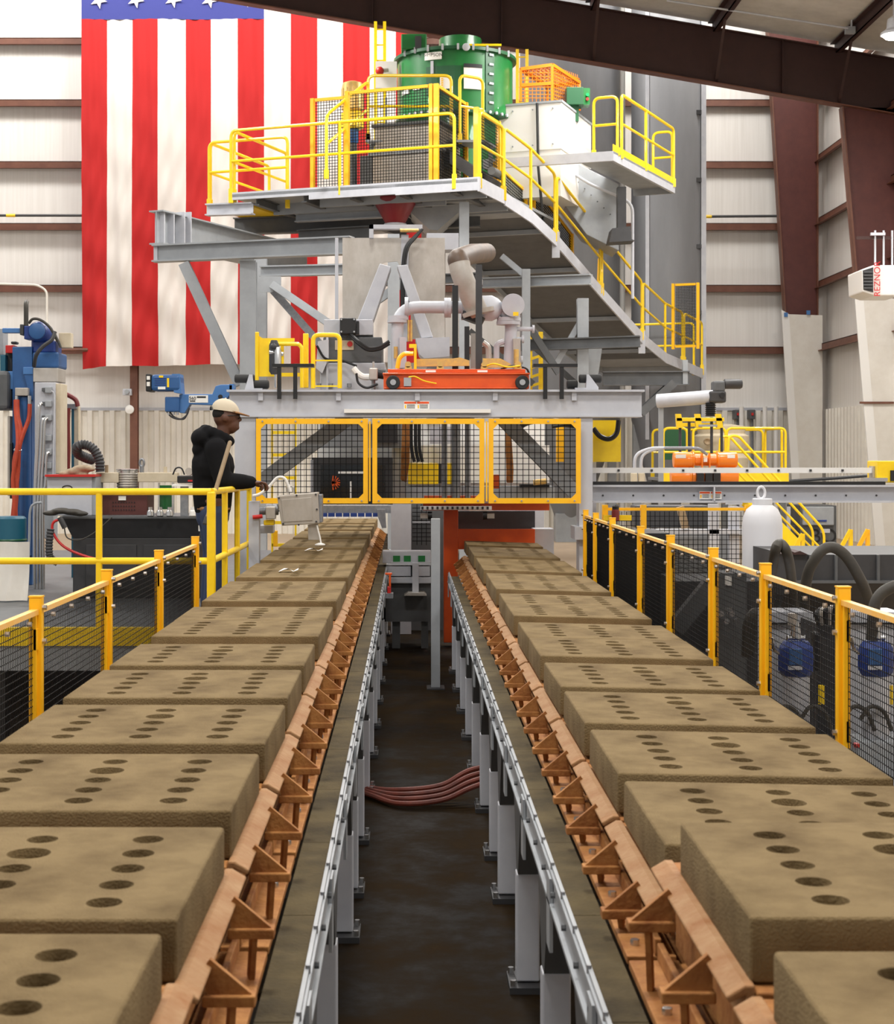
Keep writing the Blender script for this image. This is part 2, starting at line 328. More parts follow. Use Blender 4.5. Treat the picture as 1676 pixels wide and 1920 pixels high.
# sheeting wrapped round the column feet
def wrap(nm, label, Z, xi_, xo, zt, m):
    xi = lambda z: xi_(z)-.12
    t = thing(nm, label, 'column wrap', (xo-.4, Z-.17, 0)); xo2 = xo+.02
    b = MB(); b.prism([(xi(0)-.04, Z-.2, .02), (xi(0)+.18, Z-.2, .02), (xi(zt)+.16, Z-.2, zt), (xi(zt)-.04, Z-.2, zt+.12)], (0, .05, 0)); build(b, 'edge_strip', M['white'], t, smooth=False)
    b = MB(); b.prism([(xi(0)+.18, Z-.19, .02), (xo2, Z-.19, .02), (xo2, Z-.19, zt-.03), (xi(zt)+.16, Z-.19, zt)], (0, .04, 0)); build(b, 'sheet', m, t, smooth=False)
    return t
t = wrap('column_wrap', 'cream sheeting wrapped around the foot of the far corner column', 42.2, xi1, 10.86, CZ+3.75, M['plastic'])
for x, y in ((1470, 586), (1512, 582)): build(MB().pbox(x, y, x+7, y+8, 41.97, .01), 'blue_tape', M['steelblue'], t)
t = wrap('column_wrap', 'cream boarding covering the lower half of the wide column below the heater', 35.8, xi2, 11.08, CZ+3.55, M['plastic'])
build(MB().pbox(1612, 753, 1676, 757, 35.55, .03), 'joint_strip', M['girt'], t); build(MB().pbox(1610, 534, 1616, 548, 35.55, .02), 'blue_tape', M['steelblue'], t)
# column on the back wall under the flag, small wall fittings
t = thing('wall_column', 'narrow brown steel column on the back wall below the flag', 'steel column', (W(252, 857, 42.7).x, 42.7, 0))
a = W(245, 690, 42.7); c = W(259, 690, 42.7)
b = MB().ib(((a.x+c.x)/2, 42.7, 0), ((a.x+c.x)/2, 42.7, a.z+1), .25, c.x-a.x, up=(0, 1, 0)); build(b, 'post', M['girt'], t, smooth=False)
t = thing('wall_horn', 'small grey alarm box on the back wall column beside the flag', 'alarm', W(240, 742, 42.4))
build(MB().pbox(230, 729, 246, 741, 42.4, .15), 'housing', M['lgrey'], t); a = W(239, 735, 42.38); build(MB().cyl(a, a+V((0, -.12, 0)), .06), 'horn', M['grey'], t)
a = W(243, 768, 42.5); single(MB().lathe([(0.02, -.05), (.11, -.03), (.12, 0), (.02, .06)], a, axis=(0, 1, 0)), 'wall_disc', M['white'], 'round white disc mounted low on the brown back wall column', 'sign')
a = W(-20, 404, 42.4); c = W(160, 404, 42.4); b = MB().cyl(a, c, .035, n=8)
t = thing('wall_pipe', 'thin black pipe with yellow band above a girt left of the flag', 'pipe', a); build(b, 'pipe', M['char'], t); p = W(12, 404, 42.4); build(MB().cyl(p, W(29, 404, 42.4), .045, n=8), 'band', M['yellow'], t)
t = thing('wall_pipe', 'thin black pipe with yellow tip right of the grey silo', 'pipe', W(1320, 405, 42.3)); build(MB().cyl(W(1320, 406, 42.3), W(1456, 405, 42.3), .035, n=8), 'pipe', M['char'], t); build(MB().cyl(W(1320, 406, 42.3), W(1334, 406, 42.3), .045, n=8), 'band', M['yellow'], t)
b = MB().tube(fillet([W(-10, 532, 42.3), W(70, 534, 42.3), W(88, 545, 42.3), W(88, 640, 42.3)], .3), .03, 8)
single(b, 'conduit', M['liner'], 'white conduit bending down the back wall at the far left', 'conduit')
b = MB().cyl(W(60, 657, 42.3), W(165, 656, 42.3), .05, n=8); single(b, 'wall_pipe', M['girt'], 'tan horizontal pipe on the back wall behind the blue motor', 'pipe')
# --- the flag
def star_poly(c, r, ang):
    return [c+V((math.sin(ang+i*math.pi/5)*(r if i % 2 == 0 else r*.4), 0, math.cos(ang+i*math.pi/5)*(r if i % 2 == 0 else r*.4))) for i in range(10)]
ZF = 42.25
fl = thing('flag', 'huge striped flag with red and white bands hung vertically on the back wall', 'flag', W(450, 690, ZF))
xs = [153, 200, 248, 296, 348, 395, 446, 495, 545, 595, 643, 693, 742, 790]; bots = [692, 687, 686, 686, 685, 683, 683, 682, 682, 681, 680, 680, 680, 680]
ztop = CZ+11.5; zcan = W(0, 36, ZF).z
def fold(X, z):
    d = max(0, (ztop-z)/14); q = X*2.2+1.1*math.sin(z*.35)
    return .10*d*math.sin(q*3.1+z*1.3)+.05*math.sin(q*1.3)+.045*d*math.sin(q*7.3-z*2.6)+.05*math.sin(z*4.3+X*3.4)*d+.02*math.sin(X*19+z*.6)
def cloth(xa, xb, za, zb0, zb1, off=0):
    nx, nz = 12, 90; vs = []; b = MB()
    for j in range(nz+1):
        for i in range(nx+1):
            u = i/nx; X = xa+(xb-xa)*u; z1 = zb0+(zb1-zb0)*u; z = za+(z1-za)*j/nz
            vs.append((X, ZF+fold(X, z)+off, z))
    n = len(vs); vs += [(x, y+.012, z) for x, y, z in vs]; w_ = nx+1
    fs = [(j*w_+i, (j+1)*w_+i, (j+1)*w_+i+1, j*w_+i+1) for j in range(nz) for i in range(nx)]
    fs += [tuple(n+q for q in reversed(f)) for f in fs]
    return b.add(vs, fs)
px = lambda x: (x-CX)*ZF/F
for i in range(13):
    top = zcan if i < 7 else CZ+13.2
    build(cloth(px(xs[i]), px(xs[i+1]), top, W(0, bots[i], ZF).z, W(0, bots[i+1], ZF).z), 'stripe', M['fred'] if i % 2 == 0 else M['fwhite'], fl)
ct = build(cloth(px(153), px(495), CZ+13.2, zcan, zcan), 'canton', M['fblue'], fl)
for i, x in enumerate((185, 255, 325, 393, 462)):
    c = W(x, 1-i*.5, ZF); c.y += fold(c.x, c.z)-.035
    build(MB().prism(star_poly(c, .23, R(170)), (0, .015, 0)), 'star', M['fwhite'], ct, smooth=False)
# --- hanging high-bay lamp at the right edge
a = W(1676, 66, 30)
t = thing('high_bay_lamp', 'bright high-bay lamp hanging under the roof at the right edge', 'ceiling lamp', a)
build(MB().lathe([(.05, .35), (.12, .3), (.14, .12), (.24, .05), (.25, 0), (.02, .02)], a), 'shade', M['lgrey'], t); build(MB().cyl(a+V((0, 0, .0)), a+V((0, 0, -.06)), .22, .16), 'lens', M['lampglow'], t)
build(MB().cyl(a+V((0, 0, .35)), (a.x, a.y, roof_z(a.x)), .02, n=6), 'hanger', M['lgrey'], t)
t = thing('roof_conduit', 'thin grey conduit with junction box crossing below the roof purlins', 'conduit', W(1590, 55, 34.5))
build(MB().tube([W(1250, 1, 34.3), W(1590, 53, 34.3)], .022, 6), 'pipe', M['lgrey'], t); build(MB().pbox(1586, 49, 1604, 62, 34.3, .12), 'junction_box', M['grey'], t)
build(MB().tube(fillet([W(1596, 50, 34.3), W(1598, 25, 34.3), W(1630, -5, 34.3)], .4), .022, 6), 'pipe', M['lgrey'], t)
# --- unit heater by the right column
t = thing('unit_heater', 'white box-shaped gas heater hung against the right dark red column', 'heater', W(1650, 553, 31))
b = MB(); y0, y1 = 30.4, 31.4
pts = [(1616, 505), (1638, 497), (1690, 497), (1690, 554), (1640, 554), (1618, 547)]
b.prism([W(x, y, y0) for x, y in pts], (0, 1.0, 0)); build(b, 'casing', M['white'], t, smooth=False, bevel=.02)
build(MB().prism([W(x, y, 30.38) for x, y in ((1618, 507), (1637, 501), (1637, 548), (1619, 543))], (0, .05, 0)), 'louvre_opening', M['char'], t, smooth=False)
for i in range(6): build(MB().pbox(1620, 509+i*6, 1636, 511+i*6, 30.34, .05), 'louvre', M['dgrey'], t)
a = W(1645, 523, 30.36); text('REZNOR', 'lettering', .17, M['redink'], t, (a.x, 30.385, a.z), (R(90), 0, 0)).data.transform(Matrix.Translation(a-t.location) @ Matrix.Rotation(R(-90), 4, 'Y') @ Matrix.Translation(-(V((a.x, 30.385, a.z))-t.location)))
for x in (1641, 1657, 1673): build(MB().pbox(x-1.5, 432, x+1.5, 498, 30.8, .03), 'hanger_rod', M['lgrey'], t)
build(MB().pbox(1606, 443, 1700, 448, 30.82, .06), 'hanger_rail', M['dbrown'], t); build(MB().pbox(1633, 436, 1660, 441, 30.76, .06), 'clamp', M['lgrey'], t)
# ------------------------------------------------------------------ the two mould lines
BW, BL, BH = .797, .74, .118
def mould_mesh():
    b = MB().box((-BW/2, 0, 0), (BW/2, BL, BH)); me = bpy.data.meshes.new('mould'); me.from_pydata(b.v, [], b.f); o = bpy.data.objects.new('t', me); COL.objects.link(o)
    m = o.modifiers.new('b', 'BEVEL'); m.width = .009; m.segments = 3
    c = MB()
    for iu, u in enumerate((.215, .51, .805)):
        for k in range(5):
            r = .046 if (iu == 1 and k == 3) else .034
            c.cyl((-BW/2+u*BW, (.15+.17*k)*BL, BH-.038), (-BW/2+u*BW, (.15+.17*k)*BL, BH+.03), r*.9, r*1.12, n=20)
    cm = bpy.data.meshes.new('cut'); cm.from_pydata(c.v, [], c.f); recalc(cm); co = bpy.data.objects.new('c', cm); COL.objects.link(co)
    q = o.modifiers.new('x', 'BOOLEAN'); q.object = co; q.operation = 'DIFFERENCE'; q.solver = 'EXACT'
    bpy.context.view_layer.update(); out = bpy.data.meshes.new_from_object(o.evaluated_get(bpy.context.evaluated_depsgraph_get()))
    bpy.data.objects.remove(o); bpy.data.objects.remove(co); out.materials.clear(); out.materials.append(M['sand'])
    out.polygons.foreach_set('use_smooth', [True]*len(out.polygons)); out.set_sharp_from_angle(angle=R(18)); return out
MOULD = mould_mesh()
STRIP = CZ-1.18
def mould(x, y, z, roll, label, group):
    o = bpy.data.objects.new('sand_mould', MOULD); COL.objects.link(o); o.location = (x, y, z); o.rotation_euler = (0, roll, random.uniform(-.006, .006))
    return tag(o, label, 'sand mould', group)
# pallet car under a mould; local coordinates: x outwards from the mould edge on the aisle side, z = 0 at the strip
def pallet(hz, length):
    t = thing('pallet_car', 'x', 'pallet car'); L = length; e = BW/2
    build(MB().box((-e, .0, hz-.05), (e-.005, L, hz-.003)), 'deck', M['rust'], t, smooth=False, bevel=.004)
    b = MB(); b.sweep([(-.004, -.075), (.012, -.075), (.012, -.012), (.042, -.026), (.048, -.014), (.014, .006), (-.004, .006)], (e, .01, hz), (e, L-.012, hz))
    build(b, 'side_rail', M['rustlight'], t, smooth=False, bevel=.004)
    for y in (L*.22, L*.72):
        g = build(MB().prism([(e+.044, y, hz+.002), (e+.128, y, hz-.068), (e+.035, y, hz-.068), (e+.035, y, hz-.01)], (0, .014, 0)), 'gusset', M['rust'], t, smooth=False)
        build(MB().box((e+.03, y-.012, hz-.088), (e+.132, y+.03, hz-.066)), 'lip', M['rust'], t, smooth=False, bevel=.003)
        build(MB().bar((e+.085, y+.02, hz-.07), (e+.075, y+.05, .02), .012, .03), 'strut', M['rust'], t, smooth=False)
    b = MB().box((e-.02, 0, 0), (e+.095, L, .02)); b.box((e+.015, 0, .02), (e+.03, L, .06)); build(b, 'base_rail', M['rust'], t, smooth=False, bevel=.003)
    b = MB().box((e-.02, .02, .06), (e-.01, L-.02, hz-.05)); build(b, 'web_plate', M['rust'], t, smooth=False)
    for y in (L*.1, L*.6): build(MB().cyl((e+.065, y, .018), (e+.065, y, .034), .011, n=6), 'bolt', M['chrome'], t)
    build(MB().box((-e, 0, 0), (-e+.06, L, hz-.05)), 'outer_skirt', M['rust'], t, smooth=False)
    return t
PAL = {}
def place_pallet(side, x, y, hz, L, label):
    key = (round(hz, 3), round(L, 3), side)
    if key not in PAL:
        src = pallet(hz, L)
        if side < 0:                         # right line: aisle side is -x, so mirror the meshes
            for c in src.children:
                c.data.transform(Matrix.Scale(-1, 4, (1, 0, 0))); c.data.flip_normals()
        PAL[key] = src; o = src
    else: o = copy_tree(PAL[key])
    o.location = (x, y, STRIP); tag(o, label, 'pallet car', 'pallet cars under the moulds'); return o
left = [(2.02, .03), (2.944, 0), (3.849, 0), (4.757, 0), (5.657, 0), (6.542, 0)]
for i in range(8): left += [(7.6+1.87*i, 0), (7.6+1.87*i+.745, 0)]
XLm, XRm = -.425-BW/2, .604+BW/2
zl, zr = CZ-.85, CZ-.92
for i, (y, dz) in enumerate(left):
    mould(XLm, y, zl-BH+dz, 0, f'brown sand mould with rows of vents, {ORD[i]} from the camera on the left line', 'sand moulds on the left line')
right = [(1.9, .107), (2.826, .107), (3.775, 0), (4.623, 0), (5.5, 0), (6.37, 0)]
for i in range(5): right += [(7.35+1.85*i, 0), (7.35+1.85*i+.745, 0)]
right.append((16.62, 0))
for i, (y, dz) in enumerate(right):
    roll = (.0 if i < 2 else min(.012+.0016*y, .034))
    mould(XRm+(.0 if i > 1 else .0), y, zr-BH+dz, roll, f'brown sand mould with rows of vents, {ORD[i]} from the camera on the right line', 'sand moulds on the right line')
for i in range(22):
    y = 1.98+.906*i; place_pallet(1, XLm, y, zl-BH-STRIP+(.03 if i == 0 else 0), .87, f'rusty orange pallet car, {ORD[i]} from the camera under the left moulds')
n = 0
for y, hz, L in [(1.86, zr-BH-STRIP+.107, .9), (2.79, zr-BH-STRIP+.107, .9)]+[(3.72+.872*i, zr-BH-STRIP, .84) for i in range(15)]:
    place_pallet(-1, XRm, y, hz, L, f'rusty orange pallet car, {ORD[n]} from the camera under the right moulds'); n += 1
# conveyor frames along the aisle
def conveyor(side, x0, x1, ylen, legs, label):
    # x0 = aisle edge of the strip, x1 = edge beneath the pallets
    s = 1 if x1 > x0 else -1
    t = thing('mould_conveyor', label, 'conveyor', ((x0+x1)/2, 4, 0))
    ys = [1.0+.78*i for i in range(int((ylen-1)/.78)+1)]
    for i in range(len(ys)-1):
        build(MB().box((x0, ys[i]+.002, STRIP-.012), (x1-s*.0, ys[i+1]-.002, STRIP)), 'deck_plate', M['strip'], t, smooth=False)
    b = MB().box((x0, 1, STRIP-.10), (x0-s*.010, ylen, STRIP+.004)); b.box((x0-s*.0, 1, STRIP-.02), (x0-s*.016, ylen, STRIP-.008)); b.box((x0-s*.010, 1, STRIP-.10), (x0-s*.022, ylen, STRIP-.09))
    build(b, 'edge_channel', M['grey'], t, smooth=False)
    y = 1.1; c = 0
    while y < ylen and c < 45:
        build(MB().cyl((x0-s*.0, y, STRIP-.055), (x0-s*.022, y, STRIP-.055), .009, n=6), 'bolt', M['dgrey'], t); build(MB().cyl((x0-s*.008, y+.1, STRIP-.02), (x0-s*.008, y+.1, STRIP+.012), .006, n=6), 'stud', M['galv'], t); y += .31; c += 1
    y = 1.4
    while y < ylen:
        build(MB().box((x0-s*.012, y, STRIP-.23), (x0-s*.022, y+.1, STRIP-.02)), 'clip', M['grey'], t, smooth=False); y += 1.05
    for y in legs:
        lx = x0; l = build(MB().box((lx, y, .03), (lx+s*.09, y+.09, STRIP-.45)), 'leg', M['lgrey'], t, smooth=False, bevel=.006)
        build(MB().prism([(lx+s*.005, y, STRIP-.45), (lx+s*.005, y+.09, STRIP-.45), (lx+s*.005, y+.26, STRIP-.13), (lx+s*.005, y-.17, STRIP-.13)], (s*.08, 0, 0)), 'haunch', M['dgrey'], l, smooth=False)
        build(MB().box((lx-s*.03, y-.06, 0), (lx+s*.12, y+.15, .025)), 'base_plate', M['char'], l, smooth=False)
        for q in (-.04, .12): build(MB().cyl((lx-s*.015, y+q, .02), (lx-s*.015, y+q, .05), .012, n=6), 'anchor_bolt', M['chrome'], l)
    ib_ = MB().box((x1+s*.1, 1, STRIP-.02), (x1+s*.16, ylen, STRIP-.001)); build(ib_, 'wheel_track', M['rust'], t, smooth=False)
    # outer beam and legs
    xo = x1+s*.78
    ob = build(MB().ib((xo, 1, STRIP-.125), (xo, ylen, STRIP-.125), .24, .1), 'outer_beam', M['grey'], t, smooth=False)
    for y in legs[::2]: build(MB().box((xo-.05, y, 0), (xo+.05, y+.1, STRIP-.24)), 'outer_leg', M['grey'], ob, smooth=False)
    for y in legs: build(MB().box((x0+s*.09, y+.02, STRIP-.3), (xo, y+.08, STRIP-.22)), 'cross_member', M['dgrey'], t, smooth=False)
    return t
conveyor(-1, -.238, -.322, 20.5, [1.6, 2.9, 4.1, 5.35, 6.9, 7.6, 8.64, 9.9, 11.1, 12.3, 13.5, 14.7, 16, 17.3, 18.6], 'long grey conveyor frame on legs left of the dark aisle')
conveyor(1, .424, .502, 16.4, [1.5, 2.7, 3.9, 5.05, 6.25, 7.5, 8.3, 9.4, 10.6, 11.8, 13, 14.2, 15.4], 'long grey conveyor frame on legs right of the dark aisle')
# hoses across the aisle floor
b = MB()
g = thing('floor_hoses', 'bundle of orange-red hoses lying across the wet aisle floor', 'hoses', (.1, 9.7, 0))
for i in range(4):
    y = 9.45+i*.07; build(MB().tube(curve([(-.34, y+.5, .02), (-.22, y+.25, .03), (-.05, y+.02, .03+.012*i), (.2, y+.02, .05+.015*i), (.4, y+.08, .12+.02*i), (.75, y+.2, .2)]), .016, 8), 'hose', M['dhose'], g)
# ------------------------------------------------------------------ guard fences
def fence(side, X, ztop, ys, zb, prefix):
    s = 'right' if side > 0 else 'left'
    grp = f'amber fence posts along the {s} line'; s_in = -side
    for i, y in enumerate(ys):
        t = thing('fence_upright', f'amber steel fence post, {ORD[i]} from the camera beside the {s} mould line', 'fence post', (X, y, 0), grp)
        build(MB().box((X-.025, y-.02, 0), (X+.025, y+.02, ztop)), 'tube', M['amber'], t, smooth=False, bevel=.004)
        build(MB().box((X-.0265, y-.0215, ztop), (X+.0265, y+.0215, ztop+.006)), 'cap', M['amber'], t, smooth=False)
        for z in (ztop-.04, ztop-.17, ztop-.55, ztop-.95):
            build(MB().cyl((X+s_in*.025, y, z), (X+s_in*.04, y, z), .011, n=6), 'bolt', M['chrome'], t)
            if z < ztop-.1: build(MB().box((X+.0, y-.05, z-.03), (X+.012, y-.02, z+.05)), 'bracket', M['amber'], t, smooth=False)
        build(MB().box((X-.07, y-.07, 0), (X+.07, y+.07, .01)), 'base_plate', M['amber'], t, smooth=False)
    ye = [ys[0]-1.4]+list(ys)
    for i in range(len(ye)-1):
        y0, y1 = ye[i]+.03, ye[i+1]-.03; zt = ztop-.045
        t = thing('mesh_fence', f'black wire mesh fence panel with amber frame, {ORD[i]} from the camera beside the {s} line', 'fence panel', (X, (y0+y1)/2, zb), f'mesh fence panels along the {s} line')
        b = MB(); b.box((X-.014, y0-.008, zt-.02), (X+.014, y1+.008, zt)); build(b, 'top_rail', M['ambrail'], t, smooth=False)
        b = MB().box((X-.012, y0, zb), (X+.012, y1, zb+.02)); b.box((X-.01, y0, zb), (X+.01, y0+.02, zt-.02)); b.box((X-.01, y1-.02, zb), (X+.01, y1, zt-.02)); build(b, 'frame', M['amber'], t, smooth=False)
        build(MB().wires((X+side*.005, y0, zb+.01), (0, y1-y0, 0), (0, 0, zt-zb-.03), .0255, .027, .0028), 'wire_mesh', M['wire'], t, smooth=False)
        for q in range(4):
            y = y0+(y1-y0)*(q+.5)/4; build(MB().cyl((X+s_in*.012, y, zt-.04), (X+s_in*.028, y, zt-.04), .01, n=6), 'clip', M['chrome'], t)
fence(1, 1.65, CZ-.495, [6.07, 7.39, 8.65, 10.06, 11.35, 12.92, 14.06, 14.86], .25, 'right')
fence(-1, -1.44, CZ-.543, [6.2, 7.65, 9.25, 10.83], .25, 'left')
# ------------------------------------------------------------------ gantry across the lines
G = 15.0
def wire_at(name, pts, r, m, parent, n=8, Z=None):
    return build(MB().tube(curve([W(*p) for p in pts], 6), r, n), name, m, parent)
def ws(x0, y0, x1, y1, Z, t, s, dep=0):            # wire cloth over a photo rectangle at depth Z
    a = W(x0, y1, Z); return MB().wires(a, (W(x1, y1, Z)-a), (0, 0, W(x0, y0, Z).z-a.z), s, s, t)
g = thing('gantry', 'light grey steel gantry spanning both mould lines, carrying the orange carriage', 'gantry', (W(765, 857, G).x, G, 0))
b = MB(); a, c = W(430, 735, G), W(1203, 779, G); b.box((a.x, G, c.z), (c.x, G+.3, a.z)); b.box((a.x-.02, G-.06, a.z), (c.x+.02, G+.5, a.z+.02)); b.box((a.x, G-.03, c.z-.015), (c.x, G+.33, c.z)); build(b, 'beam', M['lgrey'], g, smooth=False)
for x0, x1 in ((440, 479), (1086, 1111)): build(MB().box((W(x0, 0, G).x, G, 0), (W(x1, 0, G).x, G+.25, W(0, 779, G).z-.015)), 'leg', M['lgrey'], g, smooth=False)
for q in ((486, 906, 655, 782), (1078, 925, 940, 782)):
    build(MB().ib(W(q[0], q[1], G+.5), W(q[2], q[3], G+.5), .17, .14, up=(0, 1, 0)), 'brace', M['grey'], g, smooth=False)
build(MB().pbox(645, 767, 920, 774, G-.06, .05), 'light_bar', M['white'], g, smooth=False)
for x in (488, 634, 782, 928, 1076): build(MB().pbox(x-4, 731, x+5, 751, G-.03, .03), 'clip', M['lgrey'], g, smooth=False)
def warn(x0, y0, x1, y1, Z, parent):
    l = build(MB().pbox(x0, y0, x1, y1, Z, .004), 'warning_label', M['labelw'], parent, smooth=False); m_ = (x0+x1)/2; h = (y1-y0)
    for u, v in ((x0+.8, m_-1), (m_+1, x1-.8)):
        build(MB().pbox(u, y0+h*.07, v, y0+h*.3, Z-.003, .003), 'header', M['labelo'], l, smooth=False)
        for k in range(3): build(MB().pbox(u+5, y0+h*(.42+.17*k), v-2, y0+h*(.48+.17*k), Z-.003, .003), 'text_line', M['ink'], l, smooth=False)
        build(MB().pbox(u+1, y0+h*.45, u+3.5, y0+h*.85, Z-.003, .003), 'pictogram', M['amber'], l, smooth=False)
warn(757, 752, 805, 768, G-.006, g)
b = MB().pbox(1078, 988, 1120, 1012, G-.1, .4); build(b, 'foot_bracket', M['lgrey'], g, smooth=False)
# amber mesh guard hung on the gantry
t = thing('mesh_guard', 'amber framed black mesh guard of three bays hung below the gantry beam', 'mesh guard', (W(783, 857, G-.1).x, G-.09, W(0, 945, G).z))
Zg = G-.09
for i, (x0, x1) in enumerate(((480, 694), (694, 912), (912, 1089))):
    b = MB(); l = x0+(0 if i == 0 else 4); r = x1-(0 if i == 2 else 4)
    for q in ((l, 785, r, 795), (l, 934, r, 944), (l, 795, l+9, 934), (r-9, 795, r, 934)): b.pbox(*q, Zg, .02)
    for cx, cy, sx, sy in ((l+9, 795, 1, 1), (r-9, 795, -1, 1), (l+9, 934, 1, -1), (r-9, 934, -1, -1)): b.prism([W(cx, cy, Zg), W(cx+9*sx, cy, Zg), W(cx, cy+9*sy, Zg)], (0, .018, 0))
    f_ = build(b, 'guard_frame', M['amber'], t, smooth=False)
    build(ws(l+9, 795, r-9, 934, Zg+.022, .0065, .0535), 'wire_mesh', M['wire'], f_, smooth=False)
    for k in range(4):
        for y in (790, 939): p = W(l+12+(r-l-24)*k/3, y, Zg); build(MB().cyl(p, p-V((0, .012, 0)), .009, n=6), 'bolt', M['chrome'], f_)
for x in (693, 912):
    build(MB().pbox(x-1.2, 790, x+1.8, 940, Zg-.015, .012), 'cover_strip', M['amber'], t, smooth=False)
# ------------------------------------------------------------------ orange carriage on the gantry
Zc = 15.1; zt = W(0, 735, G).z+.02
t = thing('carriage', 'orange wheeled carriage standing on the gantry beam', 'carriage', (W(855, 0, Zc).x, Zc, zt))
b = MB().pbox(719, 701, 992, 728, Zc, .7); b.pbox(717, 699, 994, 702, Zc-.03, .76); b.pbox(719, 726, 992, 729, Zc-.03, .76); build(b, 'body', M['orange'], t, smooth=False, bevel=.006)
build(MB().pbox(727, 692, 985, 699, Zc+.02, .62), 'top_plate', M['orange'], t, smooth=False, bevel=.004)
for x in (737, 979):
    a = W(x, 717, Zc-.035); w_ = build(MB().lathe([(.02, 0), (.058, 0), (.066, .008), (.066, .05), (.058, .058), (.02, .058)], a+V((0, .03, 0)), axis=(0, -1, 0)), 'wheel', M['rubber'], t); build(MB().cyl(a+V((0, -.04, 0)), a+V((0, -.025, 0)), .028), 'hub', M['chrome'], w_)
for x in (798, 895): build(MB().pbox(x, 694, x+19, 698, Zc+.012, .01), 'name_plate', M['labelw'], t, smooth=False)
b = MB().pbox(757, 708, 771, 724, Zc-.035, .03); build(b, 'terminal_block', M['chrome'], t, smooth=False)
wire_at('cable', [(766, 707, Zc-.05), (778, 706, Zc-.05), (795, 714, Zc-.05), (818, 719, Zc-.03)], .006, M['yellow'], t)
for x in (765, 825, 908, 971):
    b = MB().pbox(x-6, 687, x+7, 692, Zc+.05, .12); p = W(x, 684, Zc+.1); b.cyl(p-V((0, .05, 0)), p+V((0, .06, 0)), .03, n=10); build(b, 'bearing', M['zinc'], t)
b = MB().prism([W(x, y, Zc+.25) for x, y in ((781, 673), (850, 672), (862, 670), (880, 676), (880, 686), (781, 687))], (0, .03, 0)); build(b, 'linkage_bar', M['zinc'], t, smooth=False)
b = MB().prism([W(x, y, Zc+.25) for x, y in ((905, 672), (938, 672), (957, 682), (960, 688), (905, 690))], (0, .03, 0)); build(b, 'linkage_bar', M['zinc'], t, smooth=False)
b = MB().tube(fillet([W(745, 691, Zc+.15), W(748, 672, Zc+.15), W(757, 663, Zc+.15), W(775, 663, Zc+.15)], .05), .022, 8); build(b, 'lever', M['amber'], t)
b = MB(); b.pbox(767, 645, 781, 652, Zc+.2, .04); b.pbox(776, 652, 781, 692, Zc+.2, .04); build(b, 'hook_bracket', M['yellow'], t, smooth=False)
for x0, y0, x1, m in ((848, 535, 859, 'black'), (892, 496, 904, 'char'), (871, 612, 880, 'black')):
    build(MB().pbox(x0, y0, x1, 694, Zc+.3, .055), 'upright_post', M[m], t, smooth=False)
build(MB().pbox(883, 625, 893, 690, Zc+.4, .05), 'air_cylinder', M['steel'], t); wire_at('hose', [(940, 692, Zc+.2), (960, 686, Zc+.1), (985, 690, Zc+.1), (992, 700, Zc+.1)], .01, M['black'], t)
wire_at('hose', [(905, 690, Zc+.1), (925, 682, Zc), (950, 688, Zc), (975, 686, Zc)], .008, M['yellow'], t)
# gantry rail ends: bumpers and black stops
for nm, xs_, lab in (('l', ((440, 478), (462, 505)), 'left'), ('r', ((1085, 1128), (1062, 1083)), 'right')):
    t = thing('buffer_stop', f'grey buffer stand with black rubber buffers on the {lab} end of the gantry beam', 'buffer', (W(sum(xs_[0])/2, 0, G+.1).x, G+.1, zt))
    c = 470 if nm == 'l' else 1108
    build(MB().prism([W(x, y, G+.1) for x, y in (((c-12, 733), (c+22, 733), (c+22, 728), (c+6, 728), (c+3, 702), (c-3, 702)) if nm == 'l' else ((c-30, 733), (c+14, 733), (c+14, 726), (c-4, 702), (c-8, 702), (c-9, 727), (c-30, 727)))], (0, .12, 0)), 'stand', M['lgrey'], t, smooth=False)
    for i, (x0, x1) in enumerate(xs_):
        y = (710, 723)[i]; build(MB().lathe([(.03, 0), (.042, .01), (.042, (x1-x0)/200-.01), (.03, (x1-x0)/200)], W(x0, y-(0 if i == 0 else 2), G+.16), axis=(1, 0, 0), n=14), 'buffer', M['rubber'], t)
for i, (x0, x1, a_, c_) in enumerate(((510, 588, 523, 553), (1000, 1083, 1022, 1053))):
    t = thing('stop_bracket', f'black double-legged stop bracket clamped on the {("left","right")[i]} half of the gantry beam', 'bracket', (W((x0+x1)/2, 0, G-.05).x, G-.08, W(0, 748, G).z))
    build(MB().pbox(x0, 682, x1, 688, G-.08, .16), 'crossbar', M['black'], t, smooth=False)
    for q in (a_, c_): build(MB().pbox(q-3.5, 688, q+4, 748, G-.075, .04), 'leg', M['black'], t, smooth=False)
# yellow gate and hoop rail on the beam
t = thing('safety_gate', 'yellow sheet metal safety gate at the left end of the gantry walkway', 'gate', (W(530, 0, 15.6).x, 15.6, zt))
build(MB().prism([W(x, y, 15.6) for x, y in ((481, 626), (486, 630), (492, 634), (552, 634), (552, 640), (508, 645), (508, 692), (516, 699), (562, 699), (562, 706), (481, 706))], (0, .03, 0)), 'panel', M['yellow'], t, smooth=False)
build(MB().pbox(478, 622, 485, 728, 15.58, .06), 'hinge_post', M['yellow'], t, smooth=False, bevel=.008)
build(MB().tube(fillet([W(505, 645, 15.55), W(560, 645, 15.55), W(566, 652, 15.55), W(566, 727, 15.55)], .1), .02, 8), 'rail', M['yellow'], t)
build(MB().pbox(568, 625, 578, 727, 15.6, .06), 'latch_post', M['yellow'], t, smooth=False, bevel=.006); build(MB().pbox(526, 648, 532, 690, 15.62, .03), 'stile', M['yellow'], t, smooth=False)
t = thing('hoop_rail', 'small yellow hoop handrail standing on the gantry beside the grey press', 'handrail', (W(612, 0, 15.5).x, 15.5, zt))
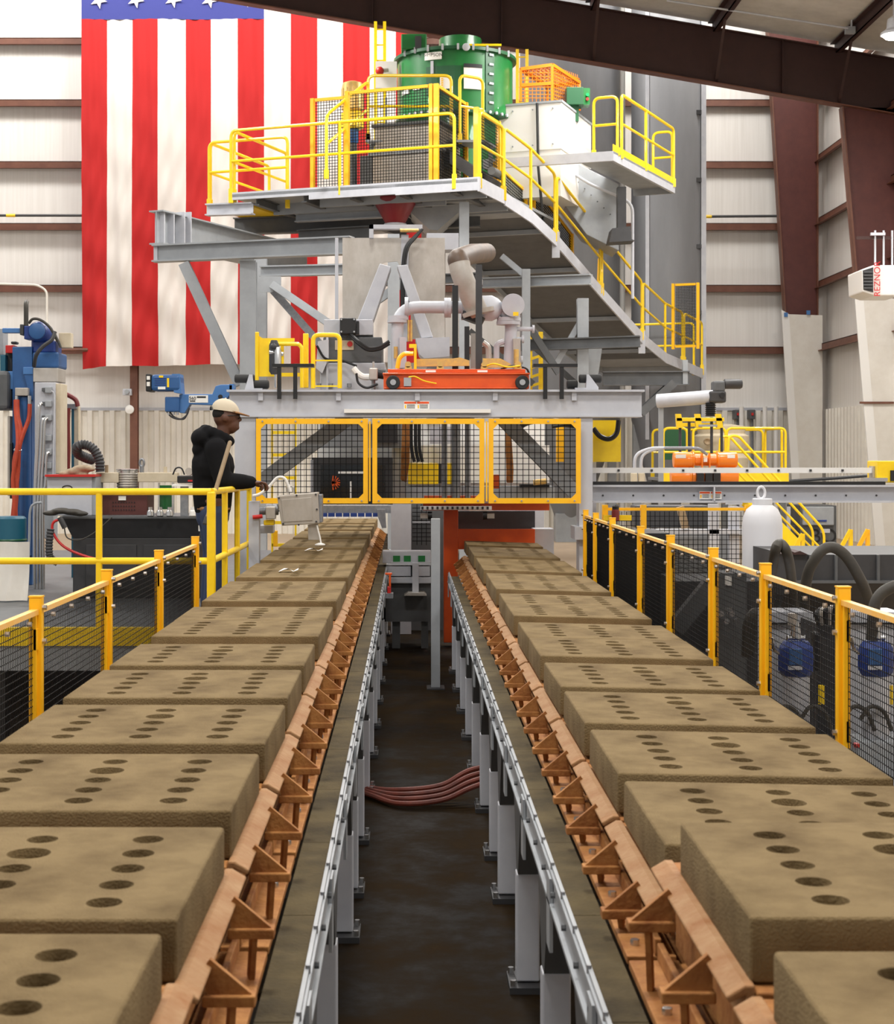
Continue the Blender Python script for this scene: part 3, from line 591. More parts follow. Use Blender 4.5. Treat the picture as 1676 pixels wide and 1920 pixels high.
build(MB().tube(fillet([W(587, 728, 15.5), W(587, 628, 15.5), W(637, 628, 15.5), W(637, 728, 15.5)], .06), .022, 10), 'hoop', M['yellow'], t)
for y in (676, 724): build(MB().bar(W(587, y, 15.5), W(637, y, 15.5), .014), 'crossbar', M['yellow'], t, smooth=False)
t = thing('air_regulator', 'chrome air regulator with filter bowls behind the left stop bracket', 'regulator', (W(517, 0, 15.45).x, 15.45, zt))
build(MB().lathe([(.03, 0), (.05, .03), (.05, .28), (.03, .33)], W(514, 702, 15.45), n=12), 'bowl', M['char'], t); build(MB().lathe([(.02, 0), (.035, .02), (.035, .16), (.02, .2)], W(521, 690, 15.4), n=12), 'filter', M['chrome'], t)
build(MB().cyl(W(505, 660, 15.42), W(531, 664, 15.42), .02), 'manifold', M['chrome'], t); build(MB().cyl(W(517, 727, 15.45), W(517, 700, 15.45), .015), 'riser', M['chrome'], t); build(MB().sph(W(513, 650, 15.42), .035), 'knob', M['char'], t)
# ------------------------------------------------------------------ moulding press behind the gantry
t = thing('moulding_press', 'grey moulding press with square housings behind the yellow hoop rail', 'press', (W(660, 0, 16.6).x, 16.6, 0))
Zp = 16.4
build(MB().pbox(606, 632, 716, 680, Zp, 1.1), 'housing', M['dgrey'], t, smooth=False, bevel=.01)
build(MB().pbox(600, 680, 722, 735, Zp, 1.2), 'base', M['lgrey'], t, smooth=False, bevel=.01)
build(MB().prism([W(x, y, Zp-.1) for x, y in ((596, 640), (616, 636), (616, 672), (604, 700), (592, 690))], (0, .3, 0)), 'side_chute', M['lgrey'], t, smooth=False)
build(MB().box((W(612, 0, Zp).x, Zp-.05, W(0, 735, Zp).z), (W(616, 0, Zp).x, Zp+.02, W(0, 628, Zp).z)), 'corner_post', M['lgrey'], t, smooth=False)
build(MB().pbox(607, 599, 699, 628, Zp, .35), 'head_beam', M['lgrey'], t, smooth=False, bevel=.006)
j = build(MB().pbox(637, 596, 667, 626, Zp-.14, .14), 'junction_box', M['black'], t, smooth=False, bevel=.008)
for x in (640, 664):
    for y in (599, 622): p = W(x, y, Zp-.145); build(MB().cyl(p, p+V((0, -.012, 0)), .01, n=6), 'screw', M['chrome'], j)
build(MB().pbox(668, 602, 673, 626, Zp-.1, .1), 'flange_plate', M['black'], t, smooth=False)
build(MB().pbox(628, 638, 663, 656, Zp-.012, .012), 'warning_plate', M['beige'], t, smooth=False); p = W(656, 645, Zp-.02); build(MB().lathe([(.022, 0), (.028, 0), (.028, .006), (.022, .006)], p, axis=(0, -1, 0)), 'prohibition_ring', M['red'], t)
for y0 in (0, 4): wire_at('cable', [(655, 624+y0, Zp-.1), (672, 640+y0, Zp-.2), (690, 652+y0, Zp-.2), (712, 650+y0, Zp-.2), (730, 640+y0, Zp-.2)], .018, M['black'], t)
wire_at('cable', [(594, 648, Zp-.15), (610, 672, Zp-.12), (640, 676, Zp-.1), (668, 686, Zp-.2)], .012, M['black'], t)
for x in (598, 620, 655, 705): build(MB().cyl(W(x, 726, Zp-.05), W(x, 719, Zp-.05), .025, n=6), 'bolt', M['galv'], t)
t = thing('hydraulic_valve', 'white pipe elbow with brass valve block beside the orange carriage', 'valve', (W(690, 0, 15.7).x, 15.7, zt))
build(MB().tube(fillet([W(662, 690, 15.7), W(670, 700, 15.7), W(680, 707, 15.7), W(692, 707, 15.7)], .1), .033, 10), 'pipe', M['white'], t); build(MB().pbox(692, 690, 708, 712, 15.6, .18), 'valve_block', M['steel'], t, smooth=False, bevel=.01)
build(MB().cyl(W(708, 700, 15.7), W(722, 702, 15.7), .05), 'coupling', M['black'], t); build(MB().cyl(W(700, 690, 15.65), W(700, 678, 15.65), .01), 'stem', M['chrome'], t)
wire_at('hose', [(668, 700, 15.6), (672, 718, 15.6), (688, 727, 15.6), (708, 720, 15.6)], .012, M['black'], t); build(MB().cyl(W(700, 735, 15.7), W(700, 711, 15.7), .02), 'foot', M['grey'], t)
# stainless sand chute
Zs = 17.6
t = thing('sand_chute', 'tall stainless sand chute with splayed grey legs above the orange carriage', 'chute', (W(738, 0, Zs).x, Zs, 0))
build(MB().prism([W(x, y, Zs) for x, y in ((642, 446), (834, 446), (834, 635), (812, 635), (808, 618), (745, 490), (718, 492), (672, 598), (642, 600))], (0, .02, 0)), 'front_plate', M['steel'], t, smooth=False)
build(MB().pbox(770, 447, 835, 636, Zs+.5, .02), 'rear_plate', M['steel'], t, smooth=False)
build(MB().pbox(628, 446, 634, 600, Zs, .05), 'stiffener', M['lgrey'], t, smooth=False); build(MB().pbox(752, 440, 766, 640, Zs-.1, .08), 'centre_post', M['lgrey'], t, smooth=False)
build(MB().prism([W(x, y, Zs-.35) for x, y in ((712, 494), (733, 500), (700, 600), (670, 600))], (0, .35, 0)), 'chute_leg', M['lgrey'], t, smooth=False, bevel=.008)
build(MB().prism([W(x, y, Zs-.35) for x, y in ((744, 498), (764, 496), (812, 632), (790, 634))], (0, .35, 0)), 'chute_leg', M['lgrey'], t, smooth=False, bevel=.008)
build(MB().prism([W(x, y, Zs-.4) for x, y in ((779, 634), (843, 632), (843, 668), (795, 672), (786, 664))], (0, .5, 0)), 'spout', M['lgrey'], t, smooth=False)
b = MB().pbox(692, 421, 792, 429, Zs-.2, .1); b.pbox(692, 421, 700, 446, Zs-.2, .1); build(b, 'cable_arm', M['lgrey'], t, smooth=False)
build(MB().pbox(800, 437, 860, 468, Zs+.2, .3), 'side_beam', M['lgrey'], t, smooth=False)
for d in (0, 5, 9): wire_at('cable', [(792, 430, Zs-.25), (780-d*.5, 445, Zs-.28), (764-d*.6, 468, Zs-.3), (758-d*.5, 520, Zs-.3), (757-d*.5, 590, Zs-.3)], .014, M['black'], t)
build(MB().cyl(W(750, 432, Zs-.25), W(785, 432, Zs-.25), .02), 'fitting', M['zinc'], t)
build(MB().box((W(655, 0, Zs).x, Zs+.1, W(0, 795, Zs).z), (W(680, 0, Zs).x, Zs+.25, W(0, 600, Zs).z)), 'support_leg', M['grey'], t, smooth=False); build(MB().box((W(800, 0, Zs).x, Zs+.1, W(0, 795, Zs).z), (W(825, 0, Zs).x, Zs+.25, W(0, 640, Zs).z)), 'support_leg', M['grey'], t, smooth=False)
# grey process pipework around the chute
Zq = 16.1
t = thing('process_pipework', 'grey flanged pipework with elbows rising left and right of the carriage', 'pipework', (W(850, 0, Zq).x, Zq, zt))
build(MB().tube(fillet([W(745, 735, Zq), W(745, 576, Zq), W(840, 576, Zq), W(960, 578, Zq), W(953, 735, Zq)], .22, 8), .062, 16), 'pipe', M['lgrey'], t)
def flange(p, ax, r=.1):
    p = V(p); ax = V(ax); f_ = build(MB().cyl(p-ax*.018, p+ax*.018, r, n=20), 'flange', M['lgrey'], t)
for q, ax in (((745, 602, Zq), (0, 0, 1)), ((746, 596, Zq), (0, 0, 1)), ((762, 576, Zq), (1, 0, 0)), ((836, 577, Zq), (1, 0, 0)), ((842, 577, Zq), (1, 0, 0)), ((868, 578, Zq), (1, 0, 0)), ((904, 578, Zq), (1, 0, 0)), ((953, 606, Zq), (0, 0, 1)), ((954, 599, Zq), (0, 0, 1))): flange(W(*q), ax, .1 if q[0] < 850 else .12)
build(MB().lathe([(.06, 0), (.12, .04), (.13, .3), (.1, .36), (.06, .4)], W(866, 578, Zq-.02), axis=(1, 0, 0)), 'blower_body', M['lgrey'], t)
build(MB().cyl(W(962, 572, Zq-.15), W(962, 572, Zq+.15), .115, n=24), 'elbow_flange', M['lgrey'], t)
for y, x in ((617, 1000), (636, 980), (675, 978)): build(MB().tube([W(955, y, Zq), W(x, y, Zq)], .022, 8).cyl(W(x-2, y, Zq), W(x+2, y, Zq), .04), 'branch_pipe', M['lgrey'], t)
build(MB().tube(fillet([W(930, 700, Zq), W(931, 645, Zq), W(945, 640, Zq)], .08), .03, 8), 'branch_pipe', M['lgrey'], t)
build(MB().tube(fillet([W(916, 690, Zq), W(916, 650, Zq), W(905, 642, Zq)], .08), .03, 8), 'branch_pipe', M['steel'], t)
build(MB().pbox(962, 635, 976, 690, Zq-.1, .1), 'valve_manifold', M['steel'], t); build(MB().cyl(W(968, 690, Zq-.12), W(968, 655, Zq-.12), .025), 'solenoid', M['zinc'], t)
build(MB().pbox(749, 632, 762, 690, Zq-.1, .08), 'cover_plate', M['lgrey'], t, smooth=False); build(MB().tube([W(742, 672, Zq-.1), W(742, 650, Zq-.1)], .02, 8), 'solenoid', M['zinc'], t)
build(MB().pbox(962, 585, 972, 592, Zq-.2, .02), 'tag', M['yellow'], t, smooth=False); build(MB().cyl(W(766, 640, Zq), W(766, 600, Zq), .012).cyl(W(771, 640, Zq), W(771, 600, Zq), .012), 'gauge_tube', M['zinc'], t)
Zq = 15.9
t = thing('exhaust_duct', 'heat-stained bent exhaust duct curving down behind the black upright posts', 'duct', W(890, 600, Zq))
build(MB().tube(fillet([W(912, 474, Zq+1.7), W(884, 476, Zq+.5), W(858, 486, Zq-.1), W(862, 497, Zq-.11)], .3, 8), .105, 18), 'upper_duct', M['sduct'], t); build(MB().tube(curve([W(861, 494, Zq-.11), W(866, 515, Zq-.12), W(882, 555, Zq-.06), W(897, 588, Zq)]), .106, 18), 'lower_duct', M['duct'], t); build(MB().cyl(W(896, 582, Zq), W(898, 590, Zq), .16, n=20), 'flange', M['duct'], t)
build(MB().cyl(W(889, 590, Zq+.05), W(884, 604, Zq+.05), .12, .11, n=18), 'mouth', M['black'], t)
# ------------------------------------------------------------------ machinery seen through the guard
Zm = 17.2
t = thing('machine_housing', 'pale grey machine housing seen through the mesh guard under the gantry', 'machine', (W(850, 0, Zm).x, Zm, 0))
build(MB().box((W(590, 0, Zm).x, Zm+.6, W(0, 948, Zm).z), (W(1030, 0, Zm).x, Zm+.7, W(0, 790, Zm).z)), 'rear_panel', M['white'], t, smooth=False)
build(MB().pbox(600, 795, 770, 840, Zm+.1, .3), 'upper_panel', M['grey'], t, smooth=False); build(MB().pbox(735, 835, 1030, 905, Zm+.3, .2), 'centre_panel', M['white'], t, smooth=False)
wd = build(MB().pbox(585, 858, 736, 946, Zm, .25), 'window_frame', M['char'], t, smooth=False); build(MB().pbox(601, 872, 722, 940, Zm-.01, .02), 'pane', M['glass'], wd, smooth=False)
build(MB().pbox(582, 862, 587, 946, Zm-.02, .25), 'trim', M['lgrey'], t, smooth=False)
build(MB().pbox(634, 884, 684, 888, Zm-.04, .02), 'lamp_tube', M['white'], t, smooth=False); build(MB().pbox(656, 902, 659, 938, Zm-.04, .02), 'gauge_rod', M['white'], t, smooth=False)
b = MB()
for k in range(9): q = R(100+k*20); b.bar(W(622-4*math.cos(q), 905-3*math.sin(q), Zm-.04), W(622-16*math.cos(q), 905+14*math.sin(q), Zm-.04), .012)
build(b, 'air_fan', M['orange'], t, smooth=False)
build(MB().pbox(765, 868, 822, 908, Zm-.05, .3).pbox(837, 868, 850, 908, Zm-.05, .3), 'yellow_cover', M['yellow'], t, smooth=False, bevel=.01); build(MB().pbox(822, 870, 837, 906, Zm-.02, .3), 'gap_plate', M['char'], t, smooth=False)
build(MB().pbox(760, 912, 1040, 935, Zm-.1, .4), 'lower_beam', M['grey'], t, smooth=False); build(MB().pbox(975, 908, 1030, 914, Zm-.15, .2), 'cylinder_rail', M['black'], t, smooth=False); build(MB().cyl(W(1000, 905, Zm-.2), W(1025, 902, Zm-.2), .03), 'valve', M['zinc'], t)
build(MB().pbox(806, 800, 852, 832, Zm-.1, .2), 'duct_box', M['lgrey'], t, smooth=False); build(MB().pbox(700, 795, 745, 830, Zm, .15), 'pocket', M['char'], t, smooth=False)
for x in (771, 779, 786): wire_at('cable', [(x, 790, Zm-.2), (x, 830, Zm-.2), (x+2, 850, Zm-.2), (x+6, 866, Zm-.2)], .018, M['black'], t)
t = thing('lifting_clamp', 'orange-brown lifting arms with grey guide rods hanging behind the mesh guard', 'clamp', (W(850, 0, 16.4).x, 16.4, W(0, 940, 16.4).z))
for pts in (((754, 790), (768, 790), (768, 865), (762, 905), (751, 900), (752, 850)), ((947, 800), (958, 800), (963, 880), (962, 905), (950, 905), (950, 880))): build(MB().prism([W(x, y, 16.4) for x, y in pts], (0, .1, 0)), 'arm', M['rust'], t, smooth=False, bevel=.01)
for x in (833, 855, 877): build(MB().cyl(W(x, 782, 16.4), W(x, 936, 16.4), .03 if x != 855 else .045, n=12), 'guide_rod', M['galv'], t)
build(MB().pbox(820, 774, 890, 784, 15.31, 1.15), 'hanger_beam', M['grey'], t, smooth=False); build(MB().pbox(925, 890, 936, 916, 16.3, .1), 'orange_block', M['orange'], t, smooth=False, bevel=.006); build(MB().pbox(795, 930, 898, 943, 16.4, .15), 'base_bar', M['orange'], t, smooth=False)
wire_at('cable', [(960, 810, 16.2), (990, 792, 16.2), (1030, 788, 16.2), (1075, 796, 16.2)], .03, M['black'], t); wire_at('cable', [(1034, 800, 16.2), (1055, 797, 16.2), (1080, 800, 16.2)], .02, M['black'], t)
build(MB().pbox(1043, 790, 1058, 866, 16.5, .06), 'yellow_plate', M['amber'], t, smooth=False)
# yellow ladder behind the guard, left
t = thing('ladder', 'yellow ladder standing behind the left bay of the mesh guard', 'ladder', (W(532, 0, 18.5).x, 18.5, 0))
for x in (510, 554): build(MB().box((W(x-1.5, 0, 18.5).x, 18.5, 0), (W(x+1.5, 0, 18.5).x, 18.55, W(0, 760, 18.5).z)), 'stile', M['yellow'], t, smooth=False)
for y in (780, 811, 853, 896, 938, 980, 1022): build(MB().pbox(510, y-3, 554, y+3, 18.5, .04), 'rung', M['yellow'], t, smooth=False)
# pusher frame over the right line
Zo = 17.5
t = thing('mould_pusher', 'bright orange pusher frame with upright and low panel behind the right moulds', 'pusher', (W(900, 0, Zo).x, Zo, 0))
build(MB().box((W(832, 0, Zo).x, Zo, .05), (W(859, 0, Zo).x, Zo+.2, W(0, 957, Zo).z)), 'upright', M['orange'], t, smooth=False, bevel=.006)
build(MB().pbox(859, 992, 1003, 1030, Zo, .06), 'low_panel', M['orange'], t, smooth=False, bevel=.004); build(MB().pbox(793, 944, 1030, 957, Zo-.15, .12), 'crossbeam', M['orange'], t, smooth=False)
build(MB().pbox(846, 958, 1003, 994, Zo+.5, .02), 'rear_guard', M['char'], t, smooth=False); build(MB().pbox(788, 949, 922, 956, Zo-.35, .1), 'comb_bar', M['white'], t, smooth=False)
for i in range(14): build(MB().pbox(790+i*9.4, 950, 794+i*9.4, 955, Zo-.37, .02), 'comb_slot', M['char'], t, smooth=False)
for x in (802, 905): build(MB().cyl(W(x, 967, Zo-.3), W(x+8, 967, Zo-.3), .045), 'roller', M['black'], t); build(MB().pbox(x-14 if x < 850 else x+6, 963, x if x < 850 else x+22, 972, Zo-.3, .08), 'jaw', M['steel'], t, smooth=False)
build(MB().box((W(1003, 0, Zo).x, Zo+.1, .05), (W(1040, 0, Zo).x, Zo+.5, W(0, 993, Zo).z)), 'grey_side_box', M['lgrey'], t, smooth=False)
# post in the aisle
t = thing('aisle_post', 'grey square steel post standing in the dark aisle below the gantry', 'post', (W(817, 0, 14.4).x, 14.4, 0))
build(MB().box((W(808, 0, 14.4).x, 14.36, .01), (W(825, 0, 14.4).x, 14.44, W(0, 972, 14.4).z)), 'tube', M['grey'], t, smooth=False, bevel=.005); build(MB().box((W(800, 0, 14.4).x, 14.28, 0), (W(833, 0, 14.4).x, 14.52, .012)), 'base_plate', M['char'], t, smooth=False)
# white cabinet and transfer unit at the end of the aisle
t = thing('end_cabinet', 'pale cabinet column with mesh window at the far end of the aisle', 'cabinet', (W(755, 0, 18.8).x, 18.8, 0))
Ze = 18.8
build(MB().box((W(733, 0, Ze).x, Ze, 0), (W(771, 0, Ze).x, Ze+.5, W(0, 942, Ze).z)), 'column', M['lgrey'], t, smooth=False); build(MB().box((W(771, 0, Ze).x, Ze+.4, 0), (W(835, 0, Ze).x, Ze+.5, W(0, 942, Ze).z)), 'rear_panel', M['dgrey'], t, smooth=False)
build(ws(773, 945, 808, 1022, Ze+.3, .008, .05), 'wire_mesh', M['wire'], t, smooth=False); build(MB().pbox(773, 978, 806, 980, Ze+.28, .05), 'shelf', M['lgrey'], t, smooth=False); build(MB().pbox(930, 955, 975, 992, Ze+.3, .1).pbox(977, 955, 1020, 992, Ze+.3, .1), 'white_door', M['lgrey'], t, smooth=False)
build(ws(860, 958, 925, 992, Ze+.1, .008, .05), 'wire_mesh', M['wire'], t, smooth=False)
Zt = 17.3
t = thing('transfer_unit', 'pale grey transfer unit with three green pads at the end of the aisle', 'transfer unit', (W(765, 0, Zt).x, Zt, 0))
build(MB().box((W(716, 0, Zt).x, Zt, .3), (W(812, 0, Zt).x, Zt+.8, W(0, 1062, Zt).z)), 'body', M['dgrey'], t, smooth=False); build(MB().pbox(717, 1034, 808, 1056, Zt-.05, .3), 'upper_beam', M['lgrey'], t, smooth=False, bevel=.006)
for x in (737, 757, 784): build(MB().pbox(x, 1042, x+13, 1054, Zt-.07, .02), 'green_pad', M['green'], t, smooth=False); 
build(MB().pbox(733, 1054, 806, 1057, Zt-.12, .1), 'shelf', M['lgrey'], t, smooth=False); build(MB().pbox(724, 1062, 770, 1080, Zt-.1, .1).pbox(785, 1062, 806, 1080, Zt-.1, .1), 'bracket', M['lgrey'], t, smooth=False)
build(MB().pbox(773, 1056, 785, 1112, Zt-.2, .15), 'pedestal', M['lgrey'], t, smooth=False); build(MB().pbox(718, 1082, 812, 1094, Zt-.1, .2), 'lower_beam', M['lgrey'], t, smooth=False, bevel=.01)
build(MB().prism([W(x, y, Zt-.3) for x, y in ((758, 1117), (800, 1117), (795, 1112), (765, 1112))], (0, .3, 0)), 'foot', M['steel'], t, smooth=False); build(MB().box((W(735, 0, Zt).x, Zt+.1, 0), (W(750, 0, Zt).x, Zt+.3, .35)), 'leg', M['dgrey'], t, smooth=False); build(MB().box((W(790, 0, Zt).x, Zt+.1, 0), (W(803, 0, Zt).x, Zt+.3, .35)), 'leg', M['dgrey'], t, smooth=False)
t = thing('lever_handle', 'red lever handle standing beside the left conveyor at the aisle end', 'lever', W(729, 1112, 15.2))
build(MB().pbox(726, 1100, 733, 1113, 15.2, .04), 'base', M['red'], t, smooth=False, bevel=.006); build(MB().pbox(729, 1076, 733, 1100, 15.2, .03), 'handle', M['orange'], t, smooth=False, bevel=.005); build(MB().pbox(722, 1074, 735, 1078, 15.2, .03), 'grip', M['orange'], t, smooth=False, bevel=.005)
b = MB().pbox(715, 1113, 737, 1122, 15.15, .15); build(b, 'bracket', M['galv'], t, smooth=False)
# end of left line: blue brush bar
t = thing('scraper_bar', 'pale blue bar with blue scraper blocks over the far end of the left moulds', 'scraper', (W(660, 0, 19.5).x, 19.5, W(0, 975, 19.5).z))
build(MB().pbox(598, 948, 742, 962, 19.5, .2), 'bar', M['galv'], t, smooth=False)
for i in range(8): build(MB().pbox(601+i*14, 962, 613+i*14, 969, 19.45, .1), 'block', M['dblue'], t, smooth=False)
build(MB().prism([W(x, y, 19.4) for x, y in ((707, 955), (722, 955), (724, 990), (716, 990), (708, 968))], (0, .1, 0)), 'end_bracket', M['galv'], t, smooth=False); build(MB().box((W(738, 0, 19.5).x, 19.5, 0), (W(744, 0, 19.5).x, 19.7, W(0, 945, 19.5).z)), 'stand', M['lgrey'], t, smooth=False)
# ------------------------------------------------------------------ rail beam running off to the right
Zr = 15.3
t = thing('rail_beam', 'long grey rail beam with bolt holes running right from the gantry', 'beam', (W(1400, 0, Zr).x, Zr, W(0, 943, Zr).z))
x0, x1 = W(1112, 0, Zr).x, W(1800, 0, Zr).x; zc = (W(0, 910, Zr).z+W(0, 942, Zr).z)/2
build(MB().ib((x0, Zr+.1, zc), (x1, Zr+.1, zc), .17, .2, .018, .02), 'beam', M['lgrey'], t, smooth=False); build(MB().pbox(1338, 912, 1341, 942, Zr+.0, .1), 'joint_plate', M['lgrey'], t, smooth=False)
for x in range(1130, 1680, 57): p = W(x, 929, Zr+.085); build(MB().cyl(p, p-V((0, .006, 0)), .01, n=8), 'bolt_hole', M['char'], t)
build(MB().pbox(1112, 903, 1660, 909, Zr+.02, .08), 'cable_strip', M['black'], t, smooth=False); warn(1311, 921, 1353, 936, Zr+.07, t)
build(MB().box((x1-.2, Zr, 0), (x1, Zr+.2, zc-.09)), 'leg', M['lgrey'], t, smooth=False)
for x in (1310,): build(MB().pbox(1360, 942, 1392, 946, Zr, .2), 'plate', M['lgrey'], t, smooth=False)
t = thing('guide_rail', 'white guide rail with dark clips above the long grey rail beam', 'rail', (W(1380, 0, Zr).x, Zr+.25, W(0, 888, Zr).z))
build(MB().pbox(1110, 877, 1642, 887, Zr+.2, .06), 'rail', M['white'], t, smooth=False)
for x in (1160, 1222, 1281, 1341, 1401, 1460, 1520, 1580): build(MB().pbox(x-2, 880, x+2, 884, Zr+.185, .015), 'clip', M['char'], t, smooth=False)
build(MB().pbox(1636, 874, 1648, 902, Zr+.18, .12), 'end_bracket', M['steel'], t, smooth=False); build(MB().pbox(1620, 896, 1664, 903, Zr+.05, .1), 'stop_plate', M['chrome'], t, smooth=False)
wire_at('drive_chain', [(1480, 902, Zr+.12), (1560, 897, Zr+.12), (1625, 892, Zr+.12)], .015, M['char'], t)
t = thing('drive_box', 'yellow drive cover box at the right end of the white guide rail', 'drive cover', (W(1670, 0, Zr).x, Zr+.1, W(0, 905, Zr).z))
build(MB().pbox(1645, 864, 1720, 905, Zr+.1, .35), 'cover', M['yellow'], t, smooth=False, bevel=.01); build(MB().pbox(1670, 882, 1682, 902, Zr+.08, .03), 'slot', M['ink'], t, smooth=False)
t = thing('cable_cover', 'large yellow cover plate with a hanging blue-black cable right of the gantry leg', 'cover', (W(1138, 0, 15.8).x, 15.8, W(0, 866, 15.8).z))
build(MB().pbox(1112, 788, 1164, 866, 15.8, .06), 'plate', M['yellow'], t, smooth=False); wire_at('cable', [(1112, 803, 15.6), (1125, 818, 15.6), (1142, 823, 15.6), (1156, 812, 15.6), (1160, 788, 15.6)], .025, M['black'], t)
build(MB().box((W(1112, 0, 15.8).x, 15.9, 0), (W(1120, 0, 15.8).x, 16, W(0, 860, 15.8).z)), 'support', M['lgrey'], t, smooth=False)
# ------------------------------------------------------------------ sand tower behind the gantry
TH = R(20.7); U = V((math.cos(TH), -math.sin(TH), 0)); VV = V((math.sin(TH), math.cos(TH), 0))
HD = 4.43; zd = CZ+HD
A = W(432, 365, 27.0); B = W(895, 335, 25.46); A.z = B.z = zd
def dk(x, off=0):                                   # point on the deck front edge below picture column x, moved off metres inwards
    for_z = None; best = min((A+(B-A)*(i/200) for i in range(201)), key=lambda p: abs(CX+p.x*F/p.y-x)); return best+VV*off
def onh(x, y, h):                                   # point at height h above the camera seen at x, y
    Z = h*F/(CY-y); return W(x, y, Z)
def rail(label, base, h=1.08, mids=1, posts=(), end=True, r=.027, grp='yellow guard rails of the sand tower', plate=.12, name='guard_rail', m='yellow'):
    base = [V(p) for p in base]; up = V((0, 0, h)); t = thing(name, label, 'guard rail', base[0], grp)
    dn = V((0, 0, -plate))
    path = [base[0]+dn]+[p+up for p in base]+([base[-1]+dn] if end else [])
    build(MB().tube(fillet(path, .12), r, 10), 'top_rail', M[m], t)
    build(MB().tube([p+up*.52 for p in base], r*.9, 8), 'mid_rail', M[m], t)
    for q in posts: build(MB().tube([base[q]+dn, base[q]+up], r, 8), 'post', M[m], t)
    for q in (0, -1):
        p = base[q]; build(MB().box(p+V((-.04, -.03, -plate-.02)), p+V((.04, .03, .1))), 'foot_socket', M[m], t, smooth=False, bevel=.005)
    return t
# main frame
t = thing('steel_tower', 'grey steel support frame of the tall sand tower, with columns and braces', 'steel frame', (-1, 26, 0))
def ib(x0, y0, Z0, x1, y1, Z1, d, w_, nm='beam', m='grey', up=(0, 0, 1)): return build(MB().ib(W(x0, y0, Z0), W(x1, y1, Z1), d, w_, .022, .016, up), nm, M[m], t, smooth=False)
def colm(x, Z, w_, y0, nm='column', m='grey', y1=None):
    p = W(x, y0, Z); q = W(x, y1, Z) if y1 else V((p.x, Z, 0)); return build(MB().ib(q, p, w_, w_, .022, .016, (0, 1, 0)), nm, M[m], t, smooth=False)
ib(290, 476, 24.2, 660, 460, 23.1, .26, .2)
build(MB().pbox(288, 462, 295, 492, 24.15, .06), 'end_plate', M['lgrey'], t, smooth=False)
gb = ib(293, 426, 24.5, 575, 492, 29.5, .52, .25, 'girder')
for x, Z in ((300, 24.6), (318, 24.8), (338, 25.0), (350, 25.15)): build(MB().bar(W(x, 398, Z), W(x, 458, Z), .03, .16, up=U), 'stiffener', M['lgrey'], t, smooth=False)
ib(388, 394, 27.3, 475, 391, 27.0, .2, .16, m='lgrey'); ib(555, 409, 27.8, 760, 398, 27, .15, .12); ib(440, 425, 29, 900, 410, 28, .3, .2, m='dgrey'); ib(489, 509, 25.5, 660, 505, 25, .17, .15)
ib(560, 448, 28, 700, 440, 27.5, .3, .2, m='dgrey')
colm(466, 23.9, .24, 490); colm(489, 26.5, .2, 455); colm(738, 24.5, .18, 440); colm(870, 26.2, .16, 380); colm(986, 27.5, .14, 505); colm(1092, 28.5, .2, 560); colm(850, 28.5, .3, 385, m='dgrey', y1=440)
ib(345, 494, 24.0, 450, 722, 24.0, .17, .16, 'brace', up=(0, 1, 0)); ib(505, 530, 25.4, 625, 612, 24.8, .14, .12, 'brace', up=(0, 1, 0)); ib(512, 545, 25.7, 600, 645, 25.7, .12, .12, 'brace', m='galv', up=(0, 1, 0))
build(MB().prism([W(x, y, 25.3) for x, y in ((488, 518), (527, 518), (527, 535), (510, 548), (488, 548))], (0, .02, 0)), 'gusset_plate', M['grey'], t, smooth=False)
ib(905, 531, 28.2, 1108, 524, 27.2, .18, .15); ib(985, 602, 28.2, 1048, 700, 28.2, .14, .12, 'brace', m='dgrey', up=(0, 1, 0)); ib(1038, 690, 28.5, 1085, 608, 28.5, .12, .1, 'brace', m='grey', up=(0, 1, 0))
ib(960, 648, 28.6, 1200, 640, 28, .2, .15, m='dgrey'); ib(940, 480, 28, 1000, 530, 28, .1, .1, 'brace', up=(0, 1, 0)); ib(655, 600, 24.6, 770, 520, 24.6, .14, .12, 'brace', up=(0, 1, 0))
ib(880, 620, 29, 1000, 720, 29, .12, .1, 'brace', m='dgrey', up=(0, 1, 0)); ib(990, 640, 29, 1080, 720, 29, .12, .1, 'brace', m='dgrey', up=(0, 1, 0)); ib(1130, 710, 29, 1292, 709, 29, .26, .15, m='dgrey'); ib(1200, 775, 29.0, 1262, 718, 29, .3, .15, 'brace', m='dgrey', up=(0, 1, 0))
colm(1284, 29.0, .09, 675, 'hanger', y1=722); ib(655, 530, 27.5, 900, 520, 27, .16, .14, m='dgrey')
build(MB().pbox(1158, 350, 1174, 432, 29.5, .2), 'hanging_post', M['char'], t, smooth=False); build(MB().prism([W(x, y, 29.3) for x, y in ((1148, 428), (1182, 424), (1184, 448), (1190, 451), (1142, 454))], (0, .5, 0)), 'post_box', M['char'], t, smooth=False)
# deck
t = thing('tower_platform', 'grey steel platform with stepped edge channels at the top of the sand tower', 'platform', (A+B)/2)
D_ = 5.0
poly = [A, B, B+VV*D_, A+VV*D_]
build(MB().prism(poly, (0, 0, -.05)), 'floor_plate', M['grey'], t, smooth=False)
for x0, x1, off, hh in ((432, 578, 0, .17), (578, 742, 0, .3), (742, 895, 0, .33)):
    p, q = dk(x0), dk(x1); build(MB().prism([p+V((0,0,.03)), q+V((0,0,.03)), q-V((0,0,hh*.55)), p-V((0,0,hh*.55))], VV*.04), 'edge_channel', M['lgrey'], t, smooth=False)
for x0, x1, o0, dz in ((470, 800, .9, .42), (578, 900, .45, .4), (742, 905, 1.6, .5)):
    p, q = dk(x0, o0), dk(x1, o0); p = p-V((0,0,.05)); q = q-V((0,0,.05)); build(MB().prism([p, q, q-V((0,0,dz*.45)), p-V((0,0,dz*.45))], VV*.05), 'under_channel', M['grey'], t, smooth=False)
